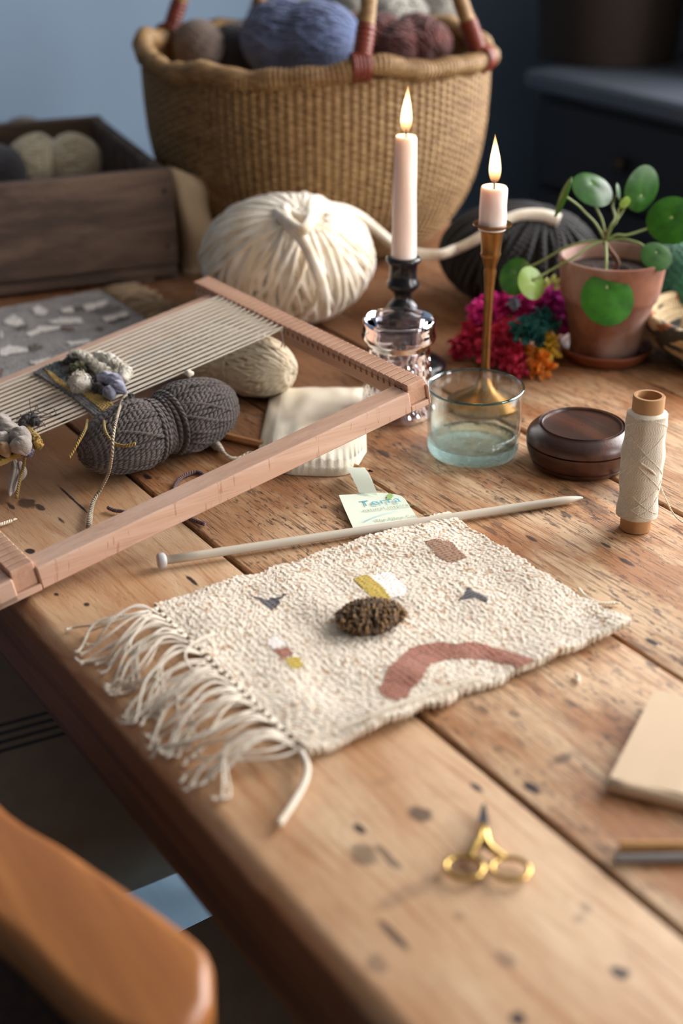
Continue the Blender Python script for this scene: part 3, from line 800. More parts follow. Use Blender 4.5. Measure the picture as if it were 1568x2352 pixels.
skein('yarn_skein', 'grey teal skein behind the blue skein at the basket back handle', P(650, 35, 0.234), P(700, 30, 0.25) - P(620, 40, 0.25), 0.052, 0.032, Y_teal, 0.05, 34, 0.0026, 48, group=G, band=False)
yarn_ball('yarn_ball', 'dark navy yarn ball low in the basket between brown grey ball and blue skein', P(540, 118, 0.208), 0.033, 0.033, Y_navy, 0.0022, 20, 49, G)

# ================================================================== wooden crate with yarn
M_crate = mat_wood('weathered_dark_crate_wood', lin(112, 90, 74), lin(74, 58, 48), 0, 40, 0.8, 0.5)
crA, crB = np.array([0.437, 1.432]), np.array([0.231, 1.471])     # front corner at the right, and a point along the front
cd = (crB - crA) / np.linalg.norm(crB - crA); cn = np.array([-cd[1], cd[0]]); cn = cn if cn[1] > 0 else -cn
CL, CD, CH, ct = 0.44, 0.345, 0.129, 0.016
ct_root = thing('wooden_crate', 'weathered dark wooden crate holding cream yarn at the table far end', 'crate', (crA[0], crA[1], 0))
def CM(v):   # crate space: x along the front from the right-hand corner, y backwards, z up
    v = np.asarray(v); return np.stack([crA[0] + cd[0] * v[:, 0] + cn[0] * v[:, 1], crA[1] + cd[1] * v[:, 0] + cn[1] * v[:, 1], v[:, 2]], 1)
MB().box((0, 0, 0.017), (CL, ct, CH), 0.003, CM).build('front_board', M_crate, ct_root, False)
MB().box((0, CD - ct, 0.017), (CL, CD, CH - 0.002), 0.003, CM).build('back_board', M_crate, ct_root, False)
MB().box((0.001, ct, 0.017), (ct, CD - ct, CH - 0.003), 0.003, CM).build('end_board', M_crate, ct_root, False)
MB().box((CL - ct, ct, 0.017), (CL - 0.001, CD - ct, CH - 0.003), 0.003, CM).build('end_board', M_crate, ct_root, False)
for k in range(3):
    MB().box((0.002, 0.001 + k * CD / 3, 0.004), (CL - 0.002, (k + 1) * CD / 3 - 0.002, 0.0165), 0.002, CM).build('bottom_board', M_crate, ct_root, False)
for xx in (0.03, CL - 0.07):
    MB().box((xx, 0.0, 0.0), (xx + 0.04, CD, 0.004), 0.001, CM).build('batten', M_crate, ct_root, False)
for xx in (0.012, CL - 0.012):
    for zz in (0.04, 0.105):
        MB().lathe([(0.0, -0.0005), (0.0025, -0.0005), (0.0025, 0.003)], CM(np.array([[xx, -0.0, zz]]))[0], 10, basis((cn[0], cn[1], 0.0))).build('nail_head', M_brassdk, ct_root)
G = 'yarns in the wooden crate'
yc = P(118, 385, 0.098)
skein('yarn_skein', 'cream two lobed yarn skein showing above the crate edge', P(126, 372, 0.098), P(190, 370, 0.1) - P(62, 372, 0.1), 0.057, 0.034, Y_cream, 0.30, 46, 0.0022, 51, group=G)
yarn_ball('yarn_ball', 'dark yarn ball in the crate cut by the picture edge', P(-8, 395, 0.095), 0.034, 0.032, Y_navy, 0.0022, 22, 52, G)
yarn_ball('yarn_ball', 'brown grey yarn ball deep in the crate behind the cream skein', P(60, 330, 0.055), 0.036, 0.036, Y_brown, 0.0022, 22, 53, G)

# ---- folded linen cloth leaning on the end of the crate
M_cloth = mat_plain('natural_linen', lin(178, 156, 126), 0.95, 0.1, 30, 0.5, 900, 0.0006)
lc = thing('linen_cloth', 'folded natural linen cloth standing against the crate end', 'cloth', (0.462, 1.47, 0))
def soft_slab(x0, x1, y0, y1, h0, h1, seed):
    g = np.random.default_rng(seed); nx, nz = 10, 14; v = []; f = []
    for side in (0, 1):
        for i in range(nz + 1):
            for j in range(nx + 1):
                s_ = j / nx; t_ = i / nz; edge = min(s_, 1 - s_, 1 - t_) * 8; pf = min(1, edge) ** 0.5
                x = x0 + (x1 - x0) * s_; z = t_ * (h0 + (h1 - h0) * s_)
                mid = (y0 + y1) / 2; yy = mid + (1 if side else -1) * (y1 - y0) / 2 * (0.35 + 0.65 * pf) + 0.003 * math.sin(7 * t_ + 3 * s_ + seed)
                v.append((x + 0.006 * math.sin(4 * t_ + seed), yy, z))
    n = (nx + 1) * (nz + 1)
    for i in range(nz):
        for j in range(nx):
            q = [i * (nx + 1) + j, i * (nx + 1) + j + 1, (i + 1) * (nx + 1) + j + 1, (i + 1) * (nx + 1) + j]
            f.append(q); f.append([k + n for k in q][::-1])
    for i in range(nz):
        for j in (0, nx):
            a, b = i * (nx + 1) + j, (i + 1) * (nx + 1) + j; f.append([a, b, b + n, a + n])
    for j in range(nx):
        a, b = nz * (nx + 1) + j, nz * (nx + 1) + j + 1; f.append([a, b, b + n, a + n])
        f.append([j, j + 1, j + 1 + n, j + n])
    return MB().add(v, f)
soft_slab(0.447, 0.492, 1.435, 1.462, 0.128, 0.106, 1).build('front_fold', M_cloth, lc)
soft_slab(0.452, 0.487, 1.466, 1.486, 0.120, 0.110, 2).build('back_fold', M_cloth, lc)

# ================================================================== candlesticks and candles
M_black = mat_plain('black_lacquer', lin(24, 24, 28), 0.22, 0.2, 30, 0.05)
M_brass = mat_plain('aged_brass', lin(136, 98, 54), 0.32, 0.5, 70, 0.3, 300, 0.0006, Metallic=0.9)
def mat_wax():
    t = NT('pale_pink_wax')
    return t.done(t.pbsdf(lin(250, 235, 227), 0.45, t.bump(t.noise(t.obj, 120, 2), 0.05, 0.001), Subsurface_Weight=0.35, Subsurface_Radius=(0.012, 0.006, 0.004), Subsurface_Scale=1.0))
M_wax = mat_wax()
M_wick = mat_plain('burnt_wick', lin(24, 18, 16), 0.9)
def mat_flame():
    t = NT('candle_flame'); z = t.sep(t.n('TexCoord').outputs['Generated'])[2]
    c = t.ramp(z, [(0.0, (0.35, 0.16, 0.10)), (0.12, (1.0, 0.42, 0.14)), (0.3, (1.0, 0.74, 0.42)), (0.7, (1.0, 0.80, 0.46)), (1.0, (1.0, 0.50, 0.14))])
    s = t.ramp(z, [(0.0, (0.05, 0.05, 0.05)), (0.25, (0.8, 0.8, 0.8)), (0.6, (1, 1, 1)), (1.0, (0.35, 0.35, 0.35))])
    e = t.n('Emission', ins={0: c, 1: t.math('MULTIPLY', s, 1.9)}).outputs[0]      # glowing gas: adds light, hides nothing
    return t.done(t.n('AddShader', ins={0: e, 1: t.n('BsdfTransparent').outputs[0]}).outputs[0])
M_flame = mat_flame()
M_flame.cycles.emission_sampling = 'NONE'
def candle(label, c, z0, z1, r0, r1, fh, lean, power):
    o = thing('candle', label, 'candle', (c[0], c[1], z0), 'lit candles')
    pr = [(0.0005, z0), (r0, z0), (r0, z0 + 0.004)] + [(r0 + (r1 - r0) * k / 12, z0 + 0.004 + (z1 - z0 - 0.006) * k / 12) for k in range(13)]
    pr += [(r1 - 0.001, z1), (r1 - 0.003, z1 - 0.0006), (r1 * 0.45, z1 - 0.003), (0.0005, z1 - 0.0035)]
    MB().lathe(pr, (c[0], c[1], 0), 40, disp=lambda th, i, p: 0.0002 * np.sin(th * 3 + i * 0.7)).build('wax', M_wax, o, autosmooth=60)
    wt = np.array([c[0], c[1], z1 + 0.006]) + _r * lean * 0.3
    MB().tube(spline([(c[0], c[1], z1 - 0.004), (c[0], c[1], z1 + 0.001), wt], 12), 0.0008, 6).build('wick', M_wick, o)
    base = np.array([c[0], c[1], z1 + 0.0025])
    mb = MB(); mb2 = MB()
    for q, m_ in ((1.0, mb), (0.55, mb2)):
        K, n = 22, 20; v = []
        for k in range(K + 1):
            t_ = k / K; rr = 0.0056 * q * (math.sin(math.pi * min(1, t_ * 1.02) ** 0.62) ** 0.9 if 0 < t_ < 1 else 0.0) * (1 - 0.25 * t_) + 0.00005
            ctr = base + np.array([0, 0, (0.08 if q < 1 else 0.0) * fh + fh * t_ * (0.75 if q < 1 else 1)]) + _r * lean * (t_ ** 1.5 - 0.15)
            for i in range(n):
                a_ = 2 * math.pi * i / n; v.append(ctr + np.array([rr * math.cos(a_), rr * math.sin(a_), 0]))
        f = [[k * n + i, k * n + (i + 1) % n, (k + 1) * n + (i + 1) % n, (k + 1) * n + i] for k in range(K) for i in range(n)]
        m_.add(v, f)
    fo = mb.build('flame', M_flame, o)
    l = bpy.data.lights.new('candle_light', 'POINT'); l.energy = power; l.color = (1.0, 0.58, 0.25); l.shadow_soft_size = 0.009
    lo = bpy.data.objects.new('candle_light', l); col.objects.link(lo); lo.parent = o
    lo.location = (_r[0] * lean * 0.3, _r[1] * lean * 0.3, z1 - z0 + 0.0025 + fh * 0.62)
    return o
ca = P(908, 850)
A = lambda x, y: PD(x, y, ca)[2]
k = thing('candlestick', 'black turned candlestick behind the cut glass jar', 'candlestick', ca)
sx = PD(926, 600, ca); cxy = (sx[0], sx[1])
MB().lathe([(0.0005, 0.0), (0.043, 0.0), (0.045, 0.003), (0.044, 0.007), (0.040, 0.010), (0.034, 0.012), (0.02, 0.017), (0.012, 0.028), (0.0095, 0.040), (0.011, 0.050)], (cxy[0], cxy[1], 0), 48).build('base', M_black, k, autosmooth=60)
MB().lathe([(0.011, 0.050), (0.0155, 0.058), (0.0165, 0.064), (0.013, 0.069), (0.0085, 0.074), (0.0085, 0.079), (0.012, 0.083), (0.0155, 0.086), (0.0158, 0.090), (0.0135, 0.093), (0.0130, 0.100), (0.0135, 0.108), (0.0165, 0.111), (0.0165, 0.114), (0.0145, 0.1155), (0.0125, 0.1155), (0.0115, 0.108), (0.0005, 0.106)], (cxy[0], cxy[1], 0), 40).build('stem', M_black, k, autosmooth=60)
candle('tall lit white candle in the black candlestick', cxy, 0.1065, A(933, 312), 0.0122, 0.0100, 0.042, 0.0012, 0.16)
cb_ = P(1125, 930); Bz = lambda x, y: PD(x, y, cb_)[2]
k = thing('candlestick', 'slender brass candlestick behind the water glass', 'candlestick', cb_)
sx = PD(1126, 600, cb_); cxy = (sx[0], sx[1])
MB().lathe([(0.0005, 0.0), (0.034, 0.0), (0.035, 0.003), (0.031, 0.006), (0.024, 0.010), (0.015, 0.014), (0.008, 0.020), (0.0055, 0.028)], (cxy[0], cxy[1], 0), 40).build('base', M_brass, k, autosmooth=60)
MB().lathe([(0.0055, 0.028), (0.0040, 0.04), (0.0038, 0.08), (0.0046, 0.112), (0.0052, 0.122), (0.0058, 0.128), (0.0052, 0.131), (0.0060, 0.134), (0.0082, 0.141), (0.0092, 0.144), (0.0086, 0.146), (0.0094, 0.156), (0.0102, 0.164), (0.0108, 0.1675), (0.0150, 0.1695), (0.0172, 0.1705), (0.0172, 0.1718), (0.0135, 0.1718), (0.0125, 0.168), (0.0005, 0.166)], (cxy[0], cxy[1], 0), 36).build('stem', M_brass, k, autosmooth=60)
candle('short lit white candle stub in the brass candlestick', cxy, 0.1665, Bz(1128, 428), 0.0121, 0.0117, 0.042, -0.0016, 0.16)

# ================================================================== cut glass jar
def mat_realglass(name, tint, rough=0.02, ior=1.45, bs=None, bstr=0.3, bd=0.002):
    t = NT(name); g_ = t.n('BsdfGlass', ins={'Color': tint, 'Roughness': rough, 'IOR': ior})
    if bs: t.t.links.new(t.bump(t.noise(t.obj, bs, 3, 0.6), bstr, bd), g_.inputs['Normal'])
    return t.done(g_.outputs[0])
M_jar = mat_realglass('lavender_cut_glass', (0.95, 0.94, 0.985, 1))
jc = P(912, 950)
jr = thing('glass_jar', 'clear cut glass jar with a rounded rim behind the loom', 'jar', jc)
rim_ = [(0.0295, 0.0905), (0.031, 0.0915), (0.0325, 0.0895), (0.0318, 0.0845), (0.0325, 0.080), (0.0335, 0.076), (0.0325, 0.072), (0.0285, 0.069), (0.0275, 0.066)]
MB().lathe(rim_ + [(0.0255, 0.066), (0.027, 0.075), (0.0285, 0.084)], (jc[0], jc[1], 0), 64, closed=True).build('rim', M_jar, jr, autosmooth=60)
pr = [(0.0275, 0.066)] + [(0.0278 + 0.0062 * (q / 24) ** 0.9, 0.066 - 0.058 * q / 24) for q in range(1, 25)] + [(0.0335, 0.004), (0.030, 0.0)]
N = 144
def cut(th, i, p):
    s_ = p[:, 1][:, None]; on = (s_ < 0.060) & (s_ > 0.008)
    return -0.0016 * on * (np.maximum(np.abs(np.sin(th * 12 + s_ * 340)), np.abs(np.sin(th * 12 - s_ * 340))) < 0.42) - 0.0008 * on
MB().lathe(pr + [(0.0005, 0.0)], (jc[0], jc[1], 0), N, disp=cut).build('body', M_jar, jr, autosmooth=25)
MB().lathe([(0.0255, 0.066), (0.0258, 0.05), (0.0275, 0.02), (0.028, 0.010), (0.0005, 0.008)], (jc[0], jc[1], 0), 64).build('inner_wall', M_jar, jr)

# ================================================================== water glass
M_glass = mat_glass_thin('recycled_glass', (0.96, 0.99, 0.98, 1), 1.0, 60, 0.12)
M_glassb = mat_realglass('thick_glass_base', (0.86, 0.955, 0.945, 1), 0.02, 1.45, 260, 0.8, 0.003)
def mat_water():
    t = NT('water')
    n = t.bump(t.noise(t.obj, 240, 3, 0.6), 0.5, 0.002)
    tr = t.n('BsdfTransparent', ins={'Color': (0.93, 0.98, 0.97, 1)}).outputs[0]
    gl = t.n('BsdfGlossy', ins={'Color': (1, 1, 1, 1), 'Roughness': 0.05, 'Normal': n}).outputs[0]
    return t.done(t.n('MixShader', ins={0: 0.13, 1: tr, 2: gl}).outputs[0])
tc = P(1085, 1037)
tg = thing('water_glass', 'short pale green drinking glass half full of water', 'glass', tc)
MB().lathe([(0.0385, 0.012), (0.0398, 0.02), (0.0402, 0.035), (0.0403, 0.0585), (0.0410, 0.0600), (0.0403, 0.0612), (0.0390, 0.0600), (0.0385, 0.0585), (0.0383, 0.035), (0.0378, 0.02), (0.0365, 0.012)], (tc[0], tc[1], 0), 96).build('wall', M_glass, tg)
MB().tube([(tc[0] + 0.0402 * math.cos(q), tc[1] + 0.0402 * math.sin(q), 0.0602) for q in np.linspace(0, 2 * math.pi, 96, endpoint=False)], 0.0012, 8, closed=True).build('rim', mat_glass_thin('teal_rim_glass', (0.35, 0.55, 0.58, 1), 1.3), tg)
MB().lathe([(0.0005, 0.0), (0.034, 0.0), (0.0372, 0.0016), (0.0388, 0.006), (0.0390, 0.012), (0.0365, 0.012), (0.034, 0.0095), (0.0005, 0.0105)], (tc[0], tc[1], 0), 96, disp=lambda th, i, p: 0.0003 * np.sin(th * 9 + i)).build('base', M_glassb, tg)
MB().lathe([(0.0364, 0.0118), (0.0377, 0.0222), (0.036, 0.0215), (0.0005, 0.0214)], (tc[0], tc[1], 0), 96).build('water', mat_water(), tg)
mb = MB(); g = np.random.default_rng(5)
for i in range(110):
    q = g.uniform(0, 6.28); rr = 0.0375 if g.random() < 0.6 else g.uniform(0.005, 0.036); mb.blob((tc[0] + rr * math.cos(q), tc[1] + rr * math.sin(q), g.uniform(0.004, 0.014)), g.uniform(0.0004, 0.0011), 7, 5)
o = mb.build('bubbles', mat_glass_thin('bubble', (0.95, 1, 1, 1), 2.0), tg); o['kind'] = 'stuff'

# ================================================================== round wooden box
M_rose = mat_wood('dark_rosewood', lin(86, 48, 32), lin(46, 25, 19), 1, 38, 0.36, 0.25, coat=0.15)
xc = P(1329, 1062); xr = 0.0455
bx = thing('wooden_box', 'round dark wooden box with a grooved lid behind the thread spool', 'box', xc)
MB().lathe([(0.0005, 0.0), (0.036, 0.0), (0.0400, 0.002), (0.0414, 0.0048), (0.0402, 0.0056), (0.0420, 0.0068), (0.0442, 0.012), (xr, 0.0175), (xr, 0.0205), (0.0430, 0.0212)], (xc[0], xc[1], 0), 72).build('body', M_rose, bx, autosmooth=45)
MB().lathe([(0.0428, 0.0216), (xr + 0.0004, 0.0222), (xr + 0.0002, 0.0255), (0.0445, 0.0285), (0.0415, 0.0318), (0.0380, 0.0342), (0.0368, 0.0350), (0.0362, 0.0358), (0.0354, 0.0338), (0.0346, 0.0338), (0.0340, 0.0358), (0.0332, 0.0358), (0.0326, 0.0342), (0.032, 0.0340), (0.012, 0.0346), (0.0005, 0.0348)], (xc[0], xc[1], 0), 72).build('lid', M_rose, bx, autosmooth=45)

# ================================================================== thread spool
M_card = mat_plain('brown_card', lin(176, 132, 88), 0.8, 0.15, 60)
sc_ = P(1458, 1212)
sp = thing('thread_spool', 'tall cardboard spool wound with cream cotton thread', 'spool', sc_)
MB().lathe([(0.0115, 0.0), (0.0118, 0.0008), (0.0118, 0.1095), (0.0113, 0.1102), (0.0092, 0.1102), (0.0090, 0.1095), (0.0090, 0.0)], (sc_[0], sc_[1], 0), 40, closed=True).build('card_tube', M_card, sp, autosmooth=40)
mb = MB(); z0, z1 = 0.0105, 0.0985
pr = [(0.0118, z0)] + [(0.0152 + 0.0007 * math.sin(3.1 + 9 * q) + 0.0004 * math.sin(23 * q), z0 + 0.002 + (z1 - z0 - 0.004) * q) for q in np.linspace(0, 1, 40)] + [(0.0118, z1)]
mb.lathe(pr, (sc_[0], sc_[1], 0), 48)
for fam, (tu, s0, rr) in enumerate(((150, 1, 0.0004), (9, -1, 0.0004))):
    tt = np.linspace(0, 1, 150 * 16 if fam == 0 else tu * 26)
    zz = z0 + 0.002 + (z1 - z0 - 0.004) * (tt if fam == 0 else (0.5 - 0.5 * np.cos(tt * math.pi * (5 + 2 * fam))))
    q = (zz - z0 - 0.002) / (z1 - z0 - 0.004)
    R_ = 0.0154 + 0.0007 * np.sin(3.1 + 9 * q) + 0.0004 * np.sin(23 * q) + 0.0002 * fam
    an = s0 * tt * tu * 2 * math.pi
    mb.tube(np.stack([sc_[0] + R_ * np.cos(an), sc_[1] + R_ * np.sin(an), zz], 1), rr, 4)
mb.build('wound_thread', Y_cotton, sp)
tl = [PD(1470, 1062, sc_, 0.016), PD(1500, 1085, sc_, 0.016), PD(1510, 1103, sc_, 0.006), P(1530, 1150, 0.02), P(1550, 1185, 0.006), P(1580, 1205, 0.001), P(1640, 1215, 0.001)]
MB().tube(spline(tl, 50), 0.0007, 6).build('loose_thread', Y_cotton, sp)

# ================================================================== terracotta pot, saucer and plant
def mat_terracotta():
    t = NT('weathered_terracotta'); co = t.obj
    n = t.noise(co, 26, 5, 0.65); n2 = t.noise(co, 9, 4)
    c = t.mix(t.sm(n, 0.35, 0.65), lin(116, 72, 52), lin(148, 98, 74))
    c = t.mix(t.math('MULTIPLY', t.sm(n2, 0.42, 0.60), 0.75), c, lin(170, 148, 138))
    return t.done(t.pbsdf(c, 0.85, t.bump(n, 0.2, 0.001)))
M_terra = mat_terracotta()
M_saucer = mat_plain('glazed_terracotta', lin(128, 68, 40), 0.5, 0.15, 30)
M_soil = mat_plain('dark_soil', lin(48, 34, 26), 0.95, 0.4, 200, 1.0, 200, 0.004)
pc = P(1386, 822)
sr_ = MB().lathe([(0.0005, 0.0), (0.034, 0.0), (0.041, 0.005), (0.0455, 0.0125), (0.0468, 0.0145), (0.0450, 0.0155), (0.0425, 0.0125), (0.038, 0.0065), (0.0005, 0.005)], (pc[0], pc[1], 0), 64).build('saucer', M_saucer, base=pc)
tag(sr_, 'terracotta saucer under the plant pot', 'saucer')
pt_ = thing('plant_pot', 'terracotta flower pot with a pale worn surface holding the round leaved plant', 'pot', (pc[0], pc[1], 0.0055))
MB().lathe([(0.0005, 0.0055), (0.0335, 0.0055), (0.0345, 0.007), (0.0355, 0.020), (0.0405, 0.045), (0.0445, 0.0625), (0.0470, 0.0645), (0.0485, 0.070), (0.0522, 0.1035), (0.0517, 0.1060), (0.0497, 0.1065), (0.0478, 0.1045), (0.0455, 0.085), (0.040, 0.075), (0.001, 0.070)], (pc[0], pc[1], 0), 72).build('pot_body', M_terra, pt_, autosmooth=50)
g = np.random.default_rng(9)
MB().lathe([(0.0005, 0.091)] + [(0.0465 * q / 12, 0.091 + 0.002 * g.normal() * (q < 11)) for q in range(1, 13)], (pc[0], pc[1], 0), 48, disp=lambda th, i, p: 0 * th).build('soil', M_soil, pt_)
def mat_leaf(name, c1, c2):
    t = NT(name); uv = t.sep(t.uv); co = t.obj
    n = t.noise(co, 80, 3)
    c = t.mix(t.sm(n, 0.3, 0.7), c1, c2)
    c = t.mix(t.sm(uv[0], 0.07, 0.02), c, lin(180, 200, 110))
    a = t.n('BsdfPrincipled', ins={'Base Color': c, 'Roughness': 0.32}).outputs[0]
    b = t.n('BsdfTranslucent', ins={'Color': c}).outputs[0]
    return t.done(t.n('MixShader', ins={0: 0.25, 1: a, 2: b}).outputs[0])
M_leaf = mat_leaf('round_leaf_green', lin(38, 98, 10), lin(58, 126, 16))
M_leafd = mat_leaf('round_leaf_dark', lin(38, 84, 26), lin(54, 104, 32))
M_leafy = mat_leaf('round_leaf_young', lin(132, 168, 70), lin(158, 190, 92))
M_stem = mat_plain('pale_green_stem', lin(132, 148, 88), 0.5, 0.15, 50)
M_bark = mat_plain('brown_stem', lin(110, 76, 56), 0.8)
pl = thing('houseplant', 'green houseplant with round coin shaped leaves growing in the terracotta pot', 'plant', (pc[0], pc[1], 0.092))
crown = PD(1390, 553, pc)
MB().tube(spline([(pc[0], pc[1], 0.088), (pc[0] + 0.004, pc[1] - 0.003, 0.10), crown - np.array([0, 0, 0.002]), crown + np.array([0, 0, 0.012])], 20), [0.0022] * 14 + [0.002, 0.0018, 0.0016, 0.0012, 0.0008, 0.0004], 8).build('main_stem', M_bark, pl)
def leaf(px, py, near, r, nrm, m, asp=1.0, hole=0.25, ctrl=None, bow=0.10):
    """near: metres closer to the viewer than the pot; nrm: facing in viewer terms (right, up, towards)"""
    c = PD(px, py, pc, near)
    nv = _r * nrm[0] + _u * nrm[1] - _f * nrm[2]; nv /= np.linalg.norm(nv)
    upv = _u - nv * (_u @ nv); upv /= np.linalg.norm(upv); rt = np.cross(upv, nv)
    n, K = 36, 7; v = []; uvs = []; f = []
    hub = np.array([0, hole * r])          # where the stalk joins, off centre
    for k in range(K + 1):
        q = k / K
        for i in range(n):
            a_ = 2 * math.pi * i / n
            e = np.array([r * asp * math.cos(a_), r * math.sin(a_) * (1 - 0.06 * math.cos(a_) ** 2)])
            p2 = hub * (1 - q) + e * q
            h = -bow * r * q ** 2.2 + 0.02 * r * math.sin(3 * a_) * q + 0.05 * r * (1 - q) * 0 - 0.03 * r * math.exp(-(q / 0.15) ** 2)
            v.append(c + rt * p2[0] + upv * p2[1] + nv * h)
    for k in range(K):
        for i in range(n):
            j = (i + 1) % n; f.append([k * n + i, k * n + j, (k + 1) * n + j, (k + 1) * n + i])
            uvs.append([(k / K, i / n), (k / K, i / n), ((k + 1) / K, i / n), ((k + 1) / K, i / n)])
    f.reverse(); uvs.reverse()
    mb = MB().add(v, f, uvs)
    v2 = np.array(v) - nv * 0.0007
    mb.add(v2, [q[::-1] for q in f], [q[::-1] for q in uvs])
    e0 = K * n
    mb.add(np.vstack([np.array(v)[e0:], v2[e0:]]), [[i, n + i, n + (i + 1) % n, (i + 1) % n] for i in range(n)], [[(1, 0)] * 4] * n)
    lo = mb.build('leaf', m, pl)
    jn = c + upv * hub[1] - nv * 0.001
    ct_ = PD(*ctrl, pc, near * 0.6) if ctrl else (crown + jn) / 2 + np.array([0, 0, 0.012])
    MB().tube(spline([crown, (crown + ct_) / 2 + np.array([0, 0, 0.003]), ct_, (ct_ + jn) / 2 - nv * 0.004, jn], 24), 0.00125, 6).build('stalk', M_stem, lo)
leaf(1362, 432, -0.01, 0.0215, (0.25, 0.45, 0.8), M_leafd, 0.98, 0.3, (1380, 500))
leaf(1477, 434, -0.015, 0.0225, (0.55, -0.35, 0.75), M_leafd, 1.0, -0.3, (1420, 500))
leaf(1543, 504, 0.0, 0.0245, (-0.2, 0.15, 0.95), M_leaf, 1.0, 0.1, (1440, 540))
leaf(1508, 587, 0.03, 0.0160, (0.1, 0.35, 0.9), M_leafd, 0.98, 0.25, (1470, 560))
leaf(1395, 684, 0.062, 0.0275, (0.0, 0.25, 0.95), M_leaf, 0.92, 0.42, (1392, 600))
leaf(1181, 634, 0.0, 0.0190, (-0.55, 0.1, 0.75), M_leaf, 0.95, 0.2, (1290, 573))
leaf(1222, 649, 0.03, 0.0168, (0.45, 0.15, 0.85), M_leafy, 0.92, 0.1, (1320, 590))
leaf(1288, 450, 0.01, 0.0205, (-0.93, 0.36, 0.12), M_leaf, 0.8, 0.1, (1345, 490))
leaf(1422, 440, -0.03, 0.0085, (0.9, 0.1, 0.4), M_leafd, 1.0, 0.1, (1412, 500))
leaf(1436, 466, 0.01, 0.0060, (0.4, -0.6, 0.6), M_leafy, 1.0, 0.0, (1415, 510))

# ================================================================== bunch of dyed fibre flowers
def mat_petal(name, c):
    t = NT(name); n = t.noise(t.obj, 70, 3)
    cc = t.mix(t.sm(n, 0.3, 0.7), tuple(v * 0.55 for v in c[:3]) + (1,), c)
    a = t.n('BsdfPrincipled', ins={'Base Color': cc, 'Roughness': 0.75}).outputs[0]
    b = t.n('BsdfTranslucent', ins={'Color': cc}).outputs[0]
    return t.done(t.n('MixShader', ins={0: 0.2, 1: a, 2: b}).outputs[0])
PM = dict(mag=mat_petal('magenta_fibre', lin(232, 52, 152)), red=mat_petal('crimson_fibre', lin(216, 46, 84)), teal=mat_petal('teal_fibre', lin(40, 116, 112)), org=mat_petal('orange_fibre', lin(242, 142, 40)),
          yel=mat_petal('yellow_fibre', lin(214, 176, 48)), vio=mat_petal('violet_fibre', lin(206, 54, 166)), pale=mat_petal('pale_green_fibre', lin(196, 196, 110)), gry=mat_petal('grey_fibre', lin(140, 150, 170)))
fb = P(1180, 815)
fw_ = thing('fibre_flowers', 'bunch of magenta, red, teal and orange dyed fibre flowers beside the pot', 'flowers', fb)
def pom(px, py, z, r, key, n=46, seed=0, long=1.0):
    c = P(px, py, z); g = np.random.default_rng(seed); mb = MB().blob(c, r * 0.5, 12, 8, 0.15, seed)
    for i in range(n):
        d = g.normal(size=3); d /= np.linalg.norm(d)
        if c[2] + d[2] * r < 0.002: d[2] = abs(d[2]) * 0.2
        s_ = np.cross(d, g.normal(size=3)); s_ /= np.linalg.norm(s_); w_ = r * g.uniform(0.18, 0.36); L_ = r * g.uniform(0.8, 1.2) * long
        u_ = np.cross(s_, d); v = []
        for q in range(5):
            t_ = q / 4; ww = w_ * math.sin(math.pi * (0.18 + 0.70 * t_)); cu = u_ * (0.35 * r * t_ ** 2 * g.uniform(-0.6, 1))
            for e in (-1, 0, 1): v.append(c + d * (0.25 * r + L_ * 0.8 * t_) + s_ * ww * e + cu + u_ * (0.3 * ww * abs(e)))
        f = [[q * 3 + e, q * 3 + e + 1, q * 3 + e + 4, q * 3 + e + 3] for q in range(4) for e in range(2)]
        v = np.array(v); v[:, 2] = np.maximum(v[:, 2], 0.001); mb.add(v, f)
    mb.build('flower', PM[key], fw_)
for i, (px, py, z, r, key, n, lg) in enumerate([
    (1105, 722, 0.040, 0.017, 'mag', 50, 1), (1150, 700, 0.044, 0.018, 'mag', 50, 1), (1210, 700, 0.046, 0.018, 'mag', 50, 1), (1262, 705, 0.042, 0.019, 'vio', 50, 1), (1288, 735, 0.034, 0.016, 'vio', 46, 1),
    (1060, 796, 0.014, 0.013, 'red', 44, 1.2), (1095, 770, 0.022, 0.017, 'red', 50, 1), (1125, 805, 0.016, 0.018, 'red', 50, 1), (1165, 770, 0.030, 0.018, 'red', 46, 1), (1180, 825, 0.014, 0.016, 'red', 46, 1), (1128, 745, 0.030, 0.014, 'mag', 40, 1),
    (1205, 757, 0.042, 0.0145, 'teal', 44, 1), (1243, 735, 0.044, 0.0125, 'teal', 40, 1.1), (1232, 772, 0.036, 0.010, 'teal', 36, 1), (1268, 748, 0.036, 0.009, 'teal', 30, 1.2),
    (1240, 838, 0.014, 0.013, 'org', 40, 1.1), (1215, 815, 0.018, 0.012, 'org', 36, 1), (1255, 800, 0.020, 0.012, 'yel', 36, 1.3), (1250, 770, 0.028, 0.009, 'yel', 26, 1.2), (1262, 660, 0.058, 0.010, 'pale', 16, 1.3), (1180, 695, 0.058, 0.007, 'gry', 16, 1), (1195, 850, 0.010, 0.009, 'red', 30, 1)]):
    pom(px, py, z, r, key, n, 60 + i, lg)

